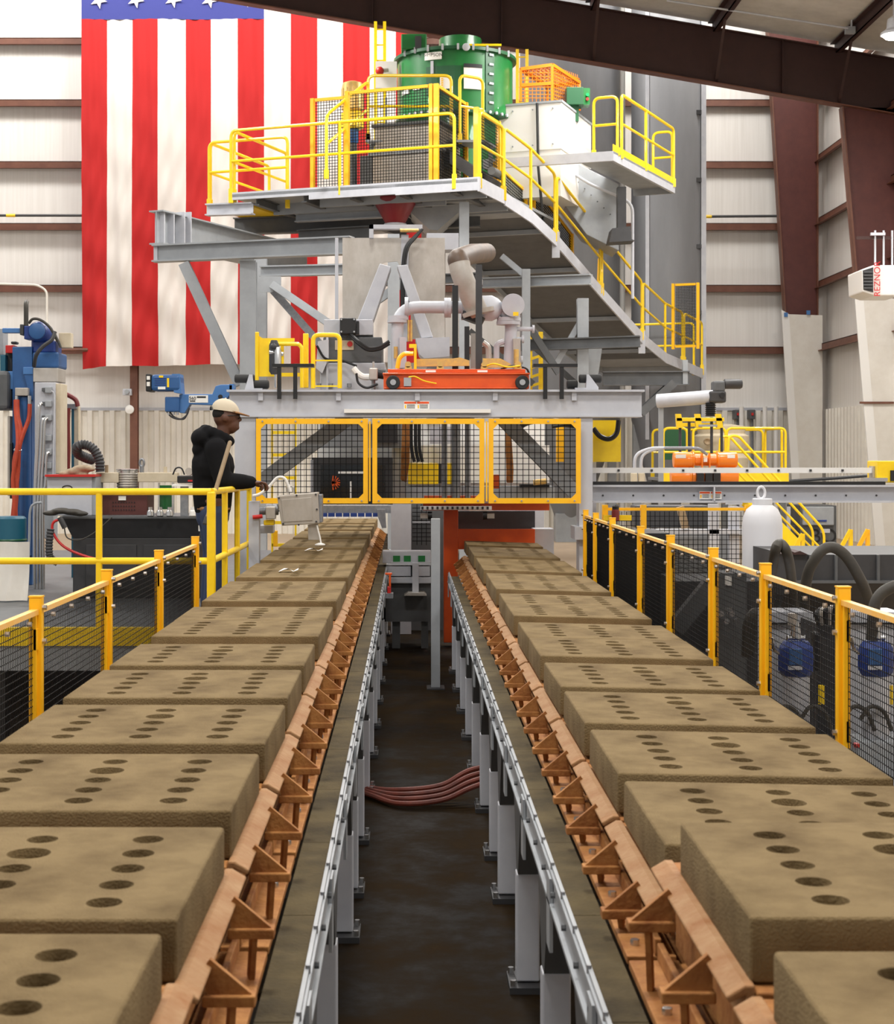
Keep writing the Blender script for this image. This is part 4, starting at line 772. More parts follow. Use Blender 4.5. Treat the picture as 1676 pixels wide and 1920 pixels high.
for k in range(5):
    p = A+(B-A)*(.1+.2*k)-V((0,0,.12)); build(MB().ib(p+VV*.1, p+VV*(D_-.1), .14, .1), 'joist', M['dgrey'], t, smooth=False)
p = B; build(MB().prism([p+V((0,0,.03)), p+VV*1.37+V((0,0,.03)), p+VV*1.37-V((0,0,.2)), p-V((0,0,.2))], U*.03), 'edge_channel', M['lgrey'], t, smooth=False)
Lp = W(392, 376, 27.8); Lp.z = zd-.05
build(MB().prism([Lp, Lp+U*.75, Lp+U*.75+VV*2.5, Lp+VV*2.5], (0, 0, -.05)), 'side_floor', M['yellow'], t, smooth=False)
rail('yellow guard rail with three posts along the front edge of the tower platform', [dk(432, .02), dk(635, .02), dk(850, .02)], posts=(1,))
rail('yellow guard rail running back from the left front corner of the platform', [dk(434, .1), dk(434, 2.2)])
rail('lower yellow guard rail at the far left end of the platform, facing front', [Lp, Lp+U*1.5], posts=())
rail('yellow guard rail running back along the far left side step of the platform', [Lp+VV*.05, Lp+VV*2.4], posts=())
# inclined gallery
def gp(x, y): Z = 11.81/(.5-(x-CX)/F); return W(x, y, Z)
C0 = B+VV*.06; C1 = B+VV*1.4
pts = [C0, C1, gp(995, 395), gp(1042, 440), gp(1125, 537), gp(1203, 625), gp(1247, 662), gp(1316, 692)]
t = thing('conveyor_gallery', 'long grey inclined gallery descending to the right from the tower platform', 'gallery', pts[3])
IN = U*-1.9
for i in range(1, len(pts)-1):
    p, q = pts[i], pts[i+1]; dn = V((0, 0, -.07))
    build(MB().prism([p+dn, q+dn, q+dn+IN, p+dn+IN], (0, 0, -.04)), 'floor_pan', M['dgrey'] if i not in (1, 6) else M['grey'], t, smooth=False)
    build(MB().prism([p, q, q-V((0,0,.22)), p-V((0,0,.22))], U*.03), 'stringer', M['lgrey'], t, smooth=False); build(MB().prism([p+IN, q+IN, q+IN-V((0,0,.22)), p+IN-V((0,0,.22))], U*.03), 'inner_stringer', M['grey'], t, smooth=False)
    m_ = (p+q)/2+V((0,0,-.15)); build(MB().bar(m_, m_+IN, .08, .08), 'cross_rib', M['grey'], t, smooth=False)
for q in (3, 5): p = pts[q]; build(MB().bar(p+V((0,0,.05)), p-V((0,0,.42)), .14, .05), 'joint_bracket', M['lgrey'], t, smooth=False)
names = 'flat first section next to the platform corner|bent section where the gallery starts to slope|second sloping section of the gallery|lowest sloping section of the gallery|short section turning onto the landing|end section of the landing by the silo'.split('|')
secs = [[C0+VV*.05, C1-VV*.05], [C1+VV*.02, C1+(pts[2]-C1)*.3, pts[2], pts[3]+(pts[2]-pts[3])*.04], [pts[3]+(pts[4]-pts[3])*.02, pts[4]], [pts[4]+(pts[5]-pts[4])*.04, pts[5]], [pts[5]+(pts[6]-pts[5])*.05, pts[6], pts[6]+(pts[7]-pts[6])*.45], [pts[6]+(pts[7]-pts[6])*.5, pts[7]]]
for n_, s_ in zip(names, secs): rail('yellow guard rail, '+n_, s_, posts=(len(s_)-2,) if len(s_) > 2 else ())
pe = pts[7]; rail('yellow guard rail across the back of the low landing in front of the silo', [pts[5]+IN*.9+VV*.5, pe+IN*.9, pe+IN*.1], posts=(1,))
# amber mesh guards
def mguard(label, p, q, h, s=.05, m='amber', drop=0):
    p = V(p); q = V(q); t = thing('mesh_guard', label, 'mesh guard', p, 'amber mesh guards on the sand tower'); up = V((0, 0, h))
    for e in (p, q): build(MB().bar(e, e+up, .08, .06, up=(q-p).normalized()), 'post', M[m], t, smooth=False)
    d = (q-p).normalized()*.05
    for z in (.06, h-.03): build(MB().bar(p+d+V((0,0,z)), q-d+V((0,0,z)), .05), 'rail', M[m], t, smooth=False)
    build(MB().wires(p+d+V((0,0,.06)), (q-p)-d*2, (0, 0, h-.09), s, s, .008), 'wire_mesh', M['wire'], t, smooth=False); return t
mguard('amber mesh guard panel at the left end of the grey bin, before the flag', dk(562, .5), dk(626, .5), 1.62)
mguard('wide amber mesh guard panel in front of the grey bin on the platform', dk(632, .45), dk(790, .45), 1.68)
mguard('amber mesh guard panel running back from the right end of the bin', dk(800, .45), dk(800, .45)+VV*1.5, 1.68)
mguard('amber mesh guard panel behind the rail at the start of the gallery', C1+U*-.25+VV*-.7, C1+U*-.25+VV*.5, 1.3)
mguard('amber mesh guard panel beside the upper slope of the gallery', pts[2]+IN*.35, pts[3]+IN*.35+VV*.3, .9); mguard('amber mesh guard panel beside the middle slope of the gallery', pts[3]+IN*.3+VV*.5, pts[4]+IN*.3, 1.05)
p = gp(1262, 655); mguard('tall tilted amber mesh gate on the low landing beside the silo', p, p+U*.55, 1.45, .035)
p = gp(1172, 575)+IN*.3; single(MB().bar(p, p+V((.04, 0, 1.0)), .07), 'amber_post', M['amber'], 'single amber post rising behind the lower gallery rail', 'post', smooth=False)
# bin and drive on the platform
o = dk(655, 1.0); t = thing('sand_bin', 'grey steel bin with flanged rim behind the mesh guard on the platform', 'bin', o)
def ub(a, b_, c, d, e, f): # box in tower axes from o: u a..b, v c..d, z e..f
    p = o+U*a+VV*c+V((0,0,e)); return MB().prism([p, p+U*(b_-a), p+U*(b_-a)+VV*(d-c), p+VV*(d-c)], (0, 0, f-e))
build(ub(.02, 1.22, 0, 1.1, 0, .72), 'lower_body', M['steel'], t, smooth=False); build(ub(-.05, 1.3, -.05, 1.2, .68, .74), 'flange', M['grey'], t, smooth=False); build(ub(.05, 1.2, .02, 1.1, .74, 1.2), 'upper_body', M['steel'], t, smooth=False)
build(ub(0, 1.25, -.03, 1.15, 1.16, 1.21), 'rim', M['dgrey'], t, smooth=False); build(ub(-.22, 0, .0, .9, .05, .7), 'side_bracket', M['dgrey'], t, smooth=False)
p = o+U*1.28+VV*.1; build(MB().prism([p+V((0,0,.75)), p+V((0,0,.55)), p+U*.75+V((0,0,.0)), p+U*.85+V((0,0,.18))], VV*.6), 'feed_conveyor', M['char'], t, smooth=False); q = p+U*.85+V((0,0,.3))-VV*.1; build(MB().cyl(q, q+VV*.6, .07), 'pulley', M['dgrey'], t)
o = dk(650, 1.9); t = thing('bin_motor', 'yellow-brown finned motor on a yellow base above the grey bin', 'motor', o)
c = W(661, 210, 28.0); build(MB().lathe([(.14, 0), (.19, .04), (.19, .42), (.17, .5), (.08, .53)], c), 'motor', M['zinc'], t); build(MB().lathe([(.16, -.3), (.2, -.28), (.2, -.03), (.16, 0)], c), 'base', M['yellow'], t)
b = MB(); [b.box((c.x-.004+.195*math.sin(k*.5), c.y-.004-.195*math.cos(k*.5), c.z+.06), (c.x+.004+.195*math.sin(k*.5), c.y+.004-.195*math.cos(k*.5), c.z+.4)) for k in range(-4, 5)]; build(b, 'cooling_fins', M['zinc'], t, smooth=False)
build(MB().lathe([(.09, -.55), (.1, -.5), (.1, -.3)], c), 'pump', M['blue'], t); build(MB().cyl((c.x, c.y, zd), (c.x, c.y, c.z-.5), .08), 'pedestal', M['dgrey'], t)
# green mixer
MC = W(853, 857, 30.0); t = thing('sand_mixer', 'large round green sand mixer on top of the tower with name plate', 'mixer', (MC.x, MC.y, zd))
hz = lambda y, Z=28.9: CZ+(857-y)*Z/F
def ml(pr, nm, m='green', n=40): return build(MB().lathe([(r, z) for r, z in pr], (MC.x, MC.y, 0), n), nm, M[m], t)
ml([(.9, zd+.02), (.95, zd+.05), (.95, hz(210)), (.9, hz(208))], 'lower_drum'); ml([(1.0, hz(212)), (1.12, hz(210)), (1.12, hz(204)), (1.0, hz(202))], 'bolt_flange', 'dgreen'); ml([(1.0, hz(204)), (1.08, hz(203)), (1.08, hz(92)), (1.0, hz(90))], 'upper_drum'); ml([(.9, hz(93)), (1.15, hz(92)), (1.15, hz(86)), (.2, hz(84))], 'lid', 'dgreen')
for k in range(22): q = R(200+k*7.3); p = V((MC.x+1.13*math.cos(q), MC.y+1.13*math.sin(q), hz(207))); build(MB().cyl(p, p+V((math.cos(q)*.03, math.sin(q)*.03, 0)), .03, n=6), 'bolt', M['lgrey'], t)
def on(x, y0, y1, x1, m, nm, parent=None, out=1.085):
    Z = 29.0; qa = math.asin(max(-1, min(1, ((x-CX)*Z/F-MC.x)/out))); qb = math.asin(max(-1, min(1, ((x1-CX)*Z/F-MC.x)/out))); vs = []
    zt_, zb_ = hz(y0), hz(y1); n = 6
    for rr in (out, out+.02):
        for z in (zb_, zt_): vs += [(MC.x+rr*math.sin(qa+(qb-qa)*i/n), MC.y-rr*math.cos(qa+(qb-qa)*i/n), z) for i in range(n+1)]
    k = n+1; fs = []
    for i in range(n): fs += [(2*k+i, 2*k+i+1, 3*k+i+1, 3*k+i), (i, k+i, k+i+1, i+1), (k+i, 3*k+i, 3*k+i+1, k+i+1), (i, i+1, 2*k+i+1, 2*k+i)]
    fs += [(0, 2*k, 3*k, k), (n, k+n, 3*k+n, 2*k+n)]
    return build(MB().add(vs, fs), nm, M[m], parent or t, smooth=False)
s_ = on(797, 96, 110, 828, 'labelw', 'name_plate', out=1.1); xq = (812-CX)*29/F; text('SIMPSON', 'lettering', .085, M['ink'], s_, (xq, MC.y-1.128, hz(103.5)))
on(869, 121, 166, 903, 'labelw', 'instruction_sign', out=1.09); on(869, 119, 126, 903, 'ink', 'sign_header', out=1.1); on(825, 143, 166, 846, 'labelw', 'notice', out=1.09)
for k in range(5): on(827, 146+k*4, 148+k*4, 831, 'amber', 'notice_mark', out=1.1)
on(755, 157, 165, 768, 'labelw', 'small_label'); on(776, 155, 162, 788, 'labelw', 'small_label'); on(800, 122, 176, 863, 'dgreen', 'access_door', out=1.07)
on(808, 112, 136, 813, 'lgrey', 'door_latch', out=1.09); on(910, 90, 204, 926, 'dgreen', 'joint_strip', out=1.075)
for k in range(6): on(917, 96+k*18, 100+k*18, 925, 'lgrey', 'joint_bolt', out=1.1)
for k in range(9):
    q = R(215+k*14); p = V((MC.x+1.15*math.cos(q), MC.y+1.15*math.sin(q), hz(89))); build(MB().box(p-V((.02,.02,.05)), p+V((.02,.02,.06))), 'lid_clamp', M['lgrey'], t, smooth=False)
build(MB().box((W(752, 0, 29.2).x, 29.2, hz(84)), (W(800, 0, 29.2).x, 29.9, hz(55))), 'drive_box', M['green'], t, smooth=False, bevel=.02); build(MB().cyl((MC.x+.1, MC.y, hz(84)), (MC.x+.1, MC.y, hz(45)), .4), 'drive_housing', M['green'], t); build(MB().box((W(778, 0, 29.1).x, 29.1, hz(86)), (W(790, 0, 29.1).x, 29.2, hz(62))), 'drive_cover', M['char'], t, smooth=False)
p = W(874, 88, 28.75); build(MB().lathe([(.05, -.01), (.07, 0), (.05, .01)], p, axis=(0, 1, 0)), 'lifting_eye', M['lgrey'], t); build(MB().pbox(880, 82, 940, 86, 29.4, .05), 'lid_stripe', M['yellow'], t, smooth=False)
# beacon board and ladders
t = thing('control_board', 'white control board with red beacon left of the green mixer', 'control board', W(722, 160, 29.5)); build(MB().pbox(704, 115, 744, 165, 29.6, .08), 'board', M['white'], t, smooth=False); p = W(712, 133, 29.5); build(MB().sph(p, .08), 'beacon', M['red'], t); build(MB().cyl(p, p+V((.15, .05, .03)), .04), 'beacon_mount', M['steel'], t)
build(MB().box((W(722, 0, 29.6).x, 29.65, zd), (W(726, 0, 29.6).x, 29.7, hz(165))), 'stand', M['grey'], t, smooth=False)
def ladder(label, x0, x1, y0, Z, zb, n):
    t = thing('ladder', label, 'ladder', (W((x0+x1)/2, 0, Z).x, Z, zb)); a, c = W(x0, y0, Z), W(x1, y0, Z)
    for p in (a, c): build(MB().box((p.x-.03, Z, zb), (p.x+.03, Z+.06, p.z)), 'stile', M['yellow'], t, smooth=False)
    for k in range(n): z = a.z-.15-.3*k; build(MB().cyl((a.x, Z+.03, z), (c.x, Z+.03, z), .014, n=6), 'rung', M['yellow'], t)
ladder('yellow ladder between the flag and the green mixer', 704, 721, 40, 31.0, zd, 9); ladder('yellow ladder behind the orange cage right of the green mixer', 970, 988, 92, 31.5, zd+.1, 7)
rail('yellow guard rail in front of the green mixer at its drum', [onh(690, 262, 5.45), onh(846, 262, 5.45)], h=1.1, plate=.05)
rail('yellow guard rail loop right of centre before the green mixer drum', [onh(862, 262, 5.4), onh(905, 268, 5.4)], h=1.1, plate=.05)
p = onh(612, 330, 4.6); q = onh(690, 262, 5.45); rail('sloping yellow stair rail behind the mesh guard on the platform', [p, q], h=1.0, plate=.03)
t = thing('mixer_walkway', 'narrow grey walkway below the green mixer at the rail', 'walkway', onh(760, 262, 5.4)); p, q = onh(685, 262, 5.38), onh(910, 262, 5.38); build(MB().prism([p, q, q+VV*.6, p+VV*.6], (0, 0, -.04)), 'tread', M['grey'], t, smooth=False)
for e in (p+VV*.3, q+VV*.3): build(MB().box((e.x-.04, e.y-.04, zd), (e.x+.04, e.y+.04, e.z-.04)), 'leg', M['grey'], t, smooth=False)
# white duct box and its small platform
o = W(905, 290, 29.6); o.z = CZ+5.5; t = thing('white_duct', 'white sheet metal duct box right of the green mixer', 'duct', o)
build(ub(0, 1.5, 0, 2.2, .1, .95), 'casing', M['white'], t, smooth=False, bevel=.01); build(ub(-.02, 1.52, -.02, 2.2, .95, .99), 'lid_flange', M['grey'], t, smooth=False); build(ub(0, 1.48, .02, 2.1, -.75, .1), 'lower_casing', M['white'], t, smooth=False)
for k in range(4): 
    for z in (.2, .85): p = o+U*(.2+.38*k)-VV*.005+V((0,0,z)); build(MB().cyl(p, p-VV*.015, .015, n=6), 'rivet', M['grey'], t)
p = o+U*1.06-VV*.06; build(MB().tube([p+V((0,0,.95)), p+V((.02,0,-.2)), p+V((.12,0,-1.3))], .025, 8), 'hanging_cable', M['black'], t); build(MB().lathe([(.03, 0), (.07, .05), (.03, .15)], p+V((.12,0,-1.45))), 'cable_plug', M['ink'], t)
hp = 5.36; a = W(1150, 283, 28.0); r_ = onh(1265, 346, hp); l_ = onh(1064, 289.5, hp); l2 = onh(905, 299, hp)
t = thing('side_platform', 'small light grey platform at the right of the white duct box', 'platform', a)
q = r_-a; build(MB().prism([l_, a, r_, l_+q], (0, 0, -.04)), 'floor_plate', M['grey'], t, smooth=False)
build(MB().prism([l2, a, a-V((0,0,.17)), l2-V((0,0,.17))], VV*.08), 'front_beam', M['lgrey'], t, smooth=False); build(MB().prism([a, r_, r_-V((0,0,.17)), a-V((0,0,.17))], -U*.06), 'side_beam', M['lgrey'], t, smooth=False); build(MB().prism([l_+q, r_, r_-V((0,0,.17)), l_+q-V((0,0,.17))], VV*.05), 'rear_beam', M['grey'], t, smooth=False)
build(MB().prism([a+V((0,0,.12)), r_+V((0,0,.12)), r_, a], -U*.015), 'toe_board', M['yellow'], t, smooth=False)
rail('yellow hoop guard rail at the near end of the small side platform', [l_+U*.4+VV*.3, a+VV*.3], h=1.02, plate=.02); rail('yellow guard rail with middle post along the side platform edge', [a+q*.12, a+q*.5, r_-q*.02], h=1.08, posts=(1,), plate=.04); rail('yellow guard rail across the far end of the side platform', [l_+q+U*.4, r_-U*.05], h=1.05, plate=.02)
t = thing('discharge_hopper', 'grey riveted discharge hopper sloping below the white duct box', 'hopper', W(1080, 420, 30.5))
build(MB().prism([W(x, y, 30.3) for x, y in ((1000, 296), (1062, 296), (1160, 345), (1160, 470), (1100, 440), (1040, 360), (1000, 340))], (0, 1.0, 0)), 'body', M['grey'], t, smooth=False, bevel=.01); build(MB().prism([W(x, y, 30.25) for x, y in ((906, 298), (1000, 298), (1000, 345), (906, 320))], (0, .9, 0)), 'inlet', M['lgrey'], t, smooth=False)
for k in range(8): p = W(1060+k*12, 318+k*12, 30.28); build(MB().cyl(p, p-V((0, .015, 0)), .014, n=6), 'rivet', M['dgrey'], t)
build(MB().tube(fillet([W(1062, 300, 30.1), W(1064, 318, 30.1), W(1105, 345, 30.1), W(1186, 380, 30.1), W(1186, 560, 30.1)], .2), .03, 8), 'conduit', M['lgrey'], t)
t = thing('belt_guard', 'orange mesh drive cage with sloping top right of the mixer', 'drive guard', W(1030, 195, 30)); fr = [W(976, 130, 29.8), W(1035, 122, 29.8), W(1086, 155, 30.6), W(1026, 163, 30.6)]
dn = [V((p.x, p.y, CZ+(857-195)*30/F)) for p in fr]
for i in range(4):
    build(MB().bar(fr[i], fr[(i+1) % 4], .06), 'frame_bar', M['vib'], t, smooth=False); build(MB().bar(fr[i], dn[i], .05), 'frame_post', M['vib'], t, smooth=False)
build(MB().bar((fr[0]+dn[0])/2, (fr[1]+dn[1])/2, .06), 'frame_bar', M['vib'], t, smooth=False)
build(MB().wires(fr[0], fr[1]-fr[0], fr[3]-fr[0], .07, .07, .012), 'top_mesh', M['vib'], t, smooth=False); build(MB().wires(dn[0], dn[1]-dn[0], fr[0]-dn[0], .07, .07, .012), 'front_mesh', M['vib'], t, smooth=False); build(MB().wires(dn[1], dn[2]-dn[1], fr[1]-dn[1], .07, .07, .012), 'side_mesh', M['vib'], t, smooth=False)
t = thing('motor_box', 'dark green control box with lit button beside the orange cage', 'control box', W(1080, 195, 29.9)); build(MB().box((W(1070, 0, 30).x, 30, CZ+6.3), (W(1085, 0, 30).x, 30.2, CZ+6.7)), 'mount', M['dgreen'], t, smooth=False); build(MB().pbox(1062, 163, 1094, 196, 29.9, .4), 'casing', M['dgreen'], t, smooth=False, bevel=.01); build(MB().pbox(1094, 165, 1106, 196, 30.0, .3), 'panel', M['green'], t, smooth=False); p = W(1101, 178, 29.98); build(MB().cyl(p, p-V((0,.03,0)), .03, n=10), 'green_button', M['greenled'], t); p = W(1101, 186, 29.98); build(MB().cyl(p, p-V((0,.03,0)), .03, n=10), 'red_button', M['red'], t)
# hoppers under the platform
p = W(741, 420, 26.8); t = thing('cone_hopper', 'dark red cone hopper hanging under the tower platform', 'hopper', p); build(MB().lathe([(.16, 0), (.37, .38), (.37, .42)], p, 28), 'cone', M['maroon'], t); build(MB().lathe([(.15, -.04), (.19, -.03), (.19, .0), (.15, .01)], p), 'outlet_ring', M['lgrey'], t)
t = thing('transfer_hopper', 'grey pyramid hopper hanging under the right side of the platform', 'hopper', W(815, 430, 27.6)); build(MB().prism([W(x, y, 27.2) for x, y in ((768, 388), (862, 382), (862, 396), (820, 432), (805, 430), (772, 400))], (0, 1.0, 0)), 'body', M['grey'], t, smooth=False)
t = thing('lower_chute', 'dark grey chute below the lower gallery left of the big brace', 'chute', W(1110, 700, 28.6)); build(MB().prism([W(x, y, 28.6) for x, y in ((1090, 645), (1130, 645), (1122, 700), (1100, 720))], (0, .6, 0)), 'body', M['grey'], t, smooth=False)
# silos
for nm, x, r, lab in (('a', 1068, 93, 'tall pale grey silo behind the white duct box'), ('b', 1250, 66, 'tall grey silo with bracketed side pipe right of the tower')):
    Z = 39.5 if nm == 'a' else 39.0; c = W(x, 857, Z); rr = r*Z/F; t = thing('silo', lab, 'silo', (c.x, c.y, 0), 'grey silos behind the tower')
    build(MB().lathe([(rr*.3, .6), (rr, 3.0), (rr, CZ+12.3), (rr*.6, CZ+12.8)], (c.x, c.y, 0), 48), 'shell', M['silo'], t)
    build(MB().box((c.x-rr*.3, c.y-rr*.3, 0), (c.x+rr*.3, c.y+rr*.3, .7)), 'outlet', M['grey'], t, smooth=False)
    for sx in (-1, 1): build(MB().box((c.x+sx*rr*.85-.1, c.y-.1, 0), (c.x+sx*rr*.85+.1, c.y+.1, 3.2)), 'leg', M['grey'], t, smooth=False)
    if nm == 'b':
        build(MB().box((c.x+rr-.1, c.y-.45, 2), (c.x+rr+.02, c.y-.35, CZ+11.9)), 'side_pipe', M['lgrey'], t, smooth=False); build(MB().box((c.x-rr*.72, c.y-rr*.75-.05, 2.5), (c.x-rr*.62, c.y-rr*.75, CZ+11.9)), 'seam', M['lgrey'], t, smooth=False)
        for y in (220, 345, 468, 590): z = CZ+(857-y)*Z/F; build(MB().box((c.x+rr-.28, c.y-.6, z-.05), (c.x+rr-.12, c.y-.3, z+.05)), 'bracket', M['char'], t, smooth=False)
t = thing('downpipe_column', 'slim white pipe column standing between the two grey silos', 'pipe', W(1166, 857, 38)); p = W(1166, 857, 39.6); build(MB().cyl((p.x, 39.6, 0), (p.x, 39.6, CZ+11.5), .08), 'pipe', M['white'], t); build(MB().cyl((p.x+.4, 39.4, 0), (p.x+.4, 39.4, CZ+11.5), .03, n=8), 'conduit', M['lgrey'], t)
t = thing('access_stair', 'yellow access stair seen behind the dark braces right of the carriage', 'stair', (W(1003, 0, 30).x, 30, 0))
for x in (994, 1014): build(MB().box((W(x-4, 0, 30).x, 30, 0), (W(x+4, 0, 30).x, 30.08, W(0, 622, 30).z)), 'stile', M['yellow'], t, smooth=False)
for k in range(9): build(MB().bar(W(992, 640+k*17, 30), W(1017, 632+k*17, 30), .05), 'tread', M['yellow'], t, smooth=False)
# ------------------------------------------------------------------ work platform on the left and its rail
PZ = .80; PX = -1.42
t = thing('work_platform', 'raised steel work platform with yellow edge strip left of the mould line', 'platform', (-4, 14, 0))
build(MB().box((-8, 11.5, PZ-.03), (PX+.03, 22, PZ)), 'floor_plate', M['dgrey'], t, smooth=False)
build(MB().box((-8, 11.44, PZ-.07), (PX+.03, 11.5, PZ+.06)), 'edge_strip', M['yellow'], t, smooth=False); build(MB().box((-8, 11.46, PZ-.25), (PX+.03, 11.52, PZ-.07)), 'front_channel', M['grey'], t, smooth=False); build(MB().box((PX-.02, 11.52, PZ-.25), (PX+.03, 22, PZ-.03)), 'side_channel', M['grey'], t, smooth=False)
for x in (-6.8, -4.6, -3.0, -1.6):
    for y in (11.6, 15, 19): build(MB().box((x-.09, y-.05, 0), (x+.09, y+.09, PZ-.25)), 'leg', M['black'], t, smooth=False)
build(MB().box((-8, 15.4, .02), (PX-.3, 15.45, PZ-.25)), 'dark_backing', M['char'], t, smooth=False)  # added sheet that keeps the space under the platform dark
def pr(x, y, z): return V((x, y, z))
rz = 1.03
t = thing('guard_rail', 'thick yellow pipe guard rail on the work platform beside the standing worker', 'guard rail', (PX, 11.5, PZ))
for z in (PZ+rz, PZ+.53):
    build(MB().tube([pr(-6.5, 11.55, z), pr(PX, 11.55, z)], .025, 12), 'front_rail', M['yellow'], t); build(MB().tube(fillet([pr(PX, 11.55, z), pr(PX, 14.3, z-.02)], .1), .025, 12), 'side_rail', M['yellow'], t)
for x, y in ((-2.23, 11.55), (PX, 11.55), (PX, 12.4), (PX, 13.3), (PX, 14.3), (-4.4, 11.55)):
    r_ = .03 if (x == PX and y < 11.6) else .022
    build(MB().box((x-r_, y-r_, PZ), (x+r_, y+r_, PZ+rz)), 'post', M['yellow'], t, smooth=False, bevel=.01)
# ------------------------------------------------------------------ worker
mx, my, al = -1.60, 13.1, R(14)
def Q(f, s, z): return V((mx+f*math.cos(al)-s*math.sin(al), my+f*math.sin(al)+s*math.cos(al), PZ+z))
def limb(b, pts, n=14):
    for (p, r) in pts: b.sph(Q(*p), r, n)
    for (p, r), (q, s) in zip(pts, pts[1:]): b.cyl(Q(*p), Q(*q), r, s, n)
def ell(b, c, rx, ry, rz_, n=16):
    m = MB(); m.sph((0, 0, 0), 1, n, (rx, ry, rz_)); b.add([Q(c[0]+x, c[1]+y, c[2]+z) for x, y, z in m.v], m.f)
man = thing('person', 'worker in cream cap and black hoodie leaning on the yellow rail, seen from behind', 'person', (mx, my, PZ))
b = MB()
limb(b, [((0, 0, .92), .14), ((0, 0, 1.05), .135), ((.0, 0, 1.2), .14), ((.01, 0, 1.33), .12), ((.05, 0, 1.40), .07), ((.08, 0, 1.47), .058), ((.10, 0, 1.54), .06)])
for s in (-1, 1):
    limb(b, [((0, s*.08, .92), .1), ((.01, s*.1, .5), .062), ((-.02, s*.1, .1), .04), ((-.02, s*.1, .06), .04), ((.12, s*.11, .04), .035)])
ARM = {-1: [(.01, -.18, 1.34), (.05, -.25, 1.09), (.30, -.10, 1.075)], 1: [(.01, .18, 1.34), (.06, .26, 1.09), (.30, .16, 1.075)]}
for s in (-1, 1):
    a_, e_, h_ = ARM[s]; limb(b, [(a_, .055), (e_, .04), (h_, .028)])
    hx, hy, hz_ = h_; b_ = MB(); ell(b, (hx+.045, hy, hz_-.005), .05, .042, .02)
    for k in range(4):
        y0 = hy-.033+.022*k; L = (.055, .065, .06, .048)[k]
        limb(b, [((hx+.085, y0, hz_), .0115), ((hx+.085+L*.6, y0, hz_-.012), .0105), ((hx+.085+L*.85, y0, hz_-.045), .0095), ((hx+.08+L*.8, y0, hz_-.07), .009)], 8)
    y0 = hy+s*-.04; limb(b, [((hx+.02, y0, hz_-.01), .014), ((hx+.06, y0-s*.022, hz_-.022), .0125), ((hx+.095, y0-s*.02, hz_-.038), .011)], 8)
hc = (.12, 0, 1.60); hd = MB()
ell(b, (.11, 0, 1.625), .108, .085, .122); ell(b, (.145, 0, 1.55), .072, .064, .082); ell(b, (.192, 0, 1.522), .03, .035, .025)
limb(b, [((.205, 0, 1.625), .012), ((.228, 0, 1.588), .016), ((.212, 0, 1.58), .014)], 8); ell(b, (.203, 0, 1.553), .018, .028, .009); ell(b, (.203, 0, 1.54), .016, .026, .009); ell(b, (.19, 0, 1.645), .024, .06, .012)
for s in (-1, 1): ell(b, (.095, s*.08, 1.6), .026, .012, .034); ell(b, (.185, s*.035, 1.622), .016, .02, .012)
remeshed(b, 'body', M['skin'], man, .0075, 4)
b = MB(); ell(b, (.078, 0, 1.635), .083, .082, .065); remeshed(b, 'hair', M['hair'], man, .008, 3)
b = MB()
limb(b, [((0, 0, .88), .155), ((0, 0, .98), .165), ((-.0, 0, 1.1), .165), ((-.01, 0, 1.22), .165), ((.0, 0, 1.32), .13), ((.045, 0, 1.4), .085)])
ell(b, (.01, 0, 1.2), .172, .22, .19); ell(b, (.0, 0, 1.02), .15, .195, .18); ell(b, (.0, 0, .9), .145, .18, .06)
for s in (-1, 1):
    a_, e_, h_ = ARM[s]; limb(b, [((0, s*.1, 1.35), .085), (a_, .096), (e_, .074), (tuple(e_[i]+(h_[i]-e_[i])*.7 for i in range(3)), .064), (h_, .052)])
for k in range(12):
    q = 2*math.pi*k/12; fz = .5-.5*math.cos(q)
    ell(b, (.035+.095*math.cos(q), .115*math.sin(q), 1.455-.045*math.cos(q)), .055, .055, .05, 10)
ell(b, (-.09, 0, 1.435), .09, .145, .085); ell(b, (-.11, 0, 1.34), .06, .1, .06)
remeshed(b, 'hoodie', M['hoodie'], man, .011, 6)
b = MB(); limb(b, [((0, 0, .88), .145), ((0, 0, .8), .14)])
for s in (-1, 1): limb(b, [((0, s*.085, .82), .115), ((.015, s*.1, .5), .085), ((-.015, s*.1, .1), .075)])
remeshed(b, 'jeans', M['jean'], man, .012, 4)
b = MB(); ell(b, (0, 0, .86), .15, .178, .05); remeshed(b, 'shirt_hem', M['canvas'], man, .012, 3)
for s in (-1, 1):
    b = MB(); ell(b, (.06, s*.11, .05), .15, .055, .05); ell(b, (-.02, s*.105, .1), .07, .06, .09); remeshed(b, 'boot', M['boot'], man, .01, 3)
b = MB(); n = 20; vs = []; th = R(-8)
for i in range(7):
    q = i/6*math.pi/2
    for k in range(n):
        a = 2*math.pi*k/n; x = .118*math.cos(q)*math.cos(a); y = .098*math.cos(q)*math.sin(a); z = .105*math.sin(q)
        vs.append(Q(.107+x*math.cos(th)-z*math.sin(th)*-1*0+0, y, 1.655+z+x*math.sin(th)))
b.add(vs, [(i*n+k, i*n+(k+1) % n, (i+1)*n+(k+1) % n, (i+1)*n+k) for i in range(6) for k in range(n)]+[tuple(range(n-1, -1, -1))])
c_ = build(b, 'cap', M['cap'], man)
br = [Q(.107+.112*math.cos(a)+(.085*math.cos(a)**2 if w_ else 0), (.096)*math.sin(a), 1.655-.014*math.cos(a)-(.028 if w_ else 0)*math.cos(a)+(.0)) for w_ in (0,) for a in [R(-70+14*i) for i in range(11)]]
bo = [Q(.107+.112*math.cos(a)+.085*math.cos(a)**1, .096*math.sin(a), 1.655-.014*math.cos(a)-.028*math.cos(a)) for a in [R(-70+14*i) for i in range(11)]]
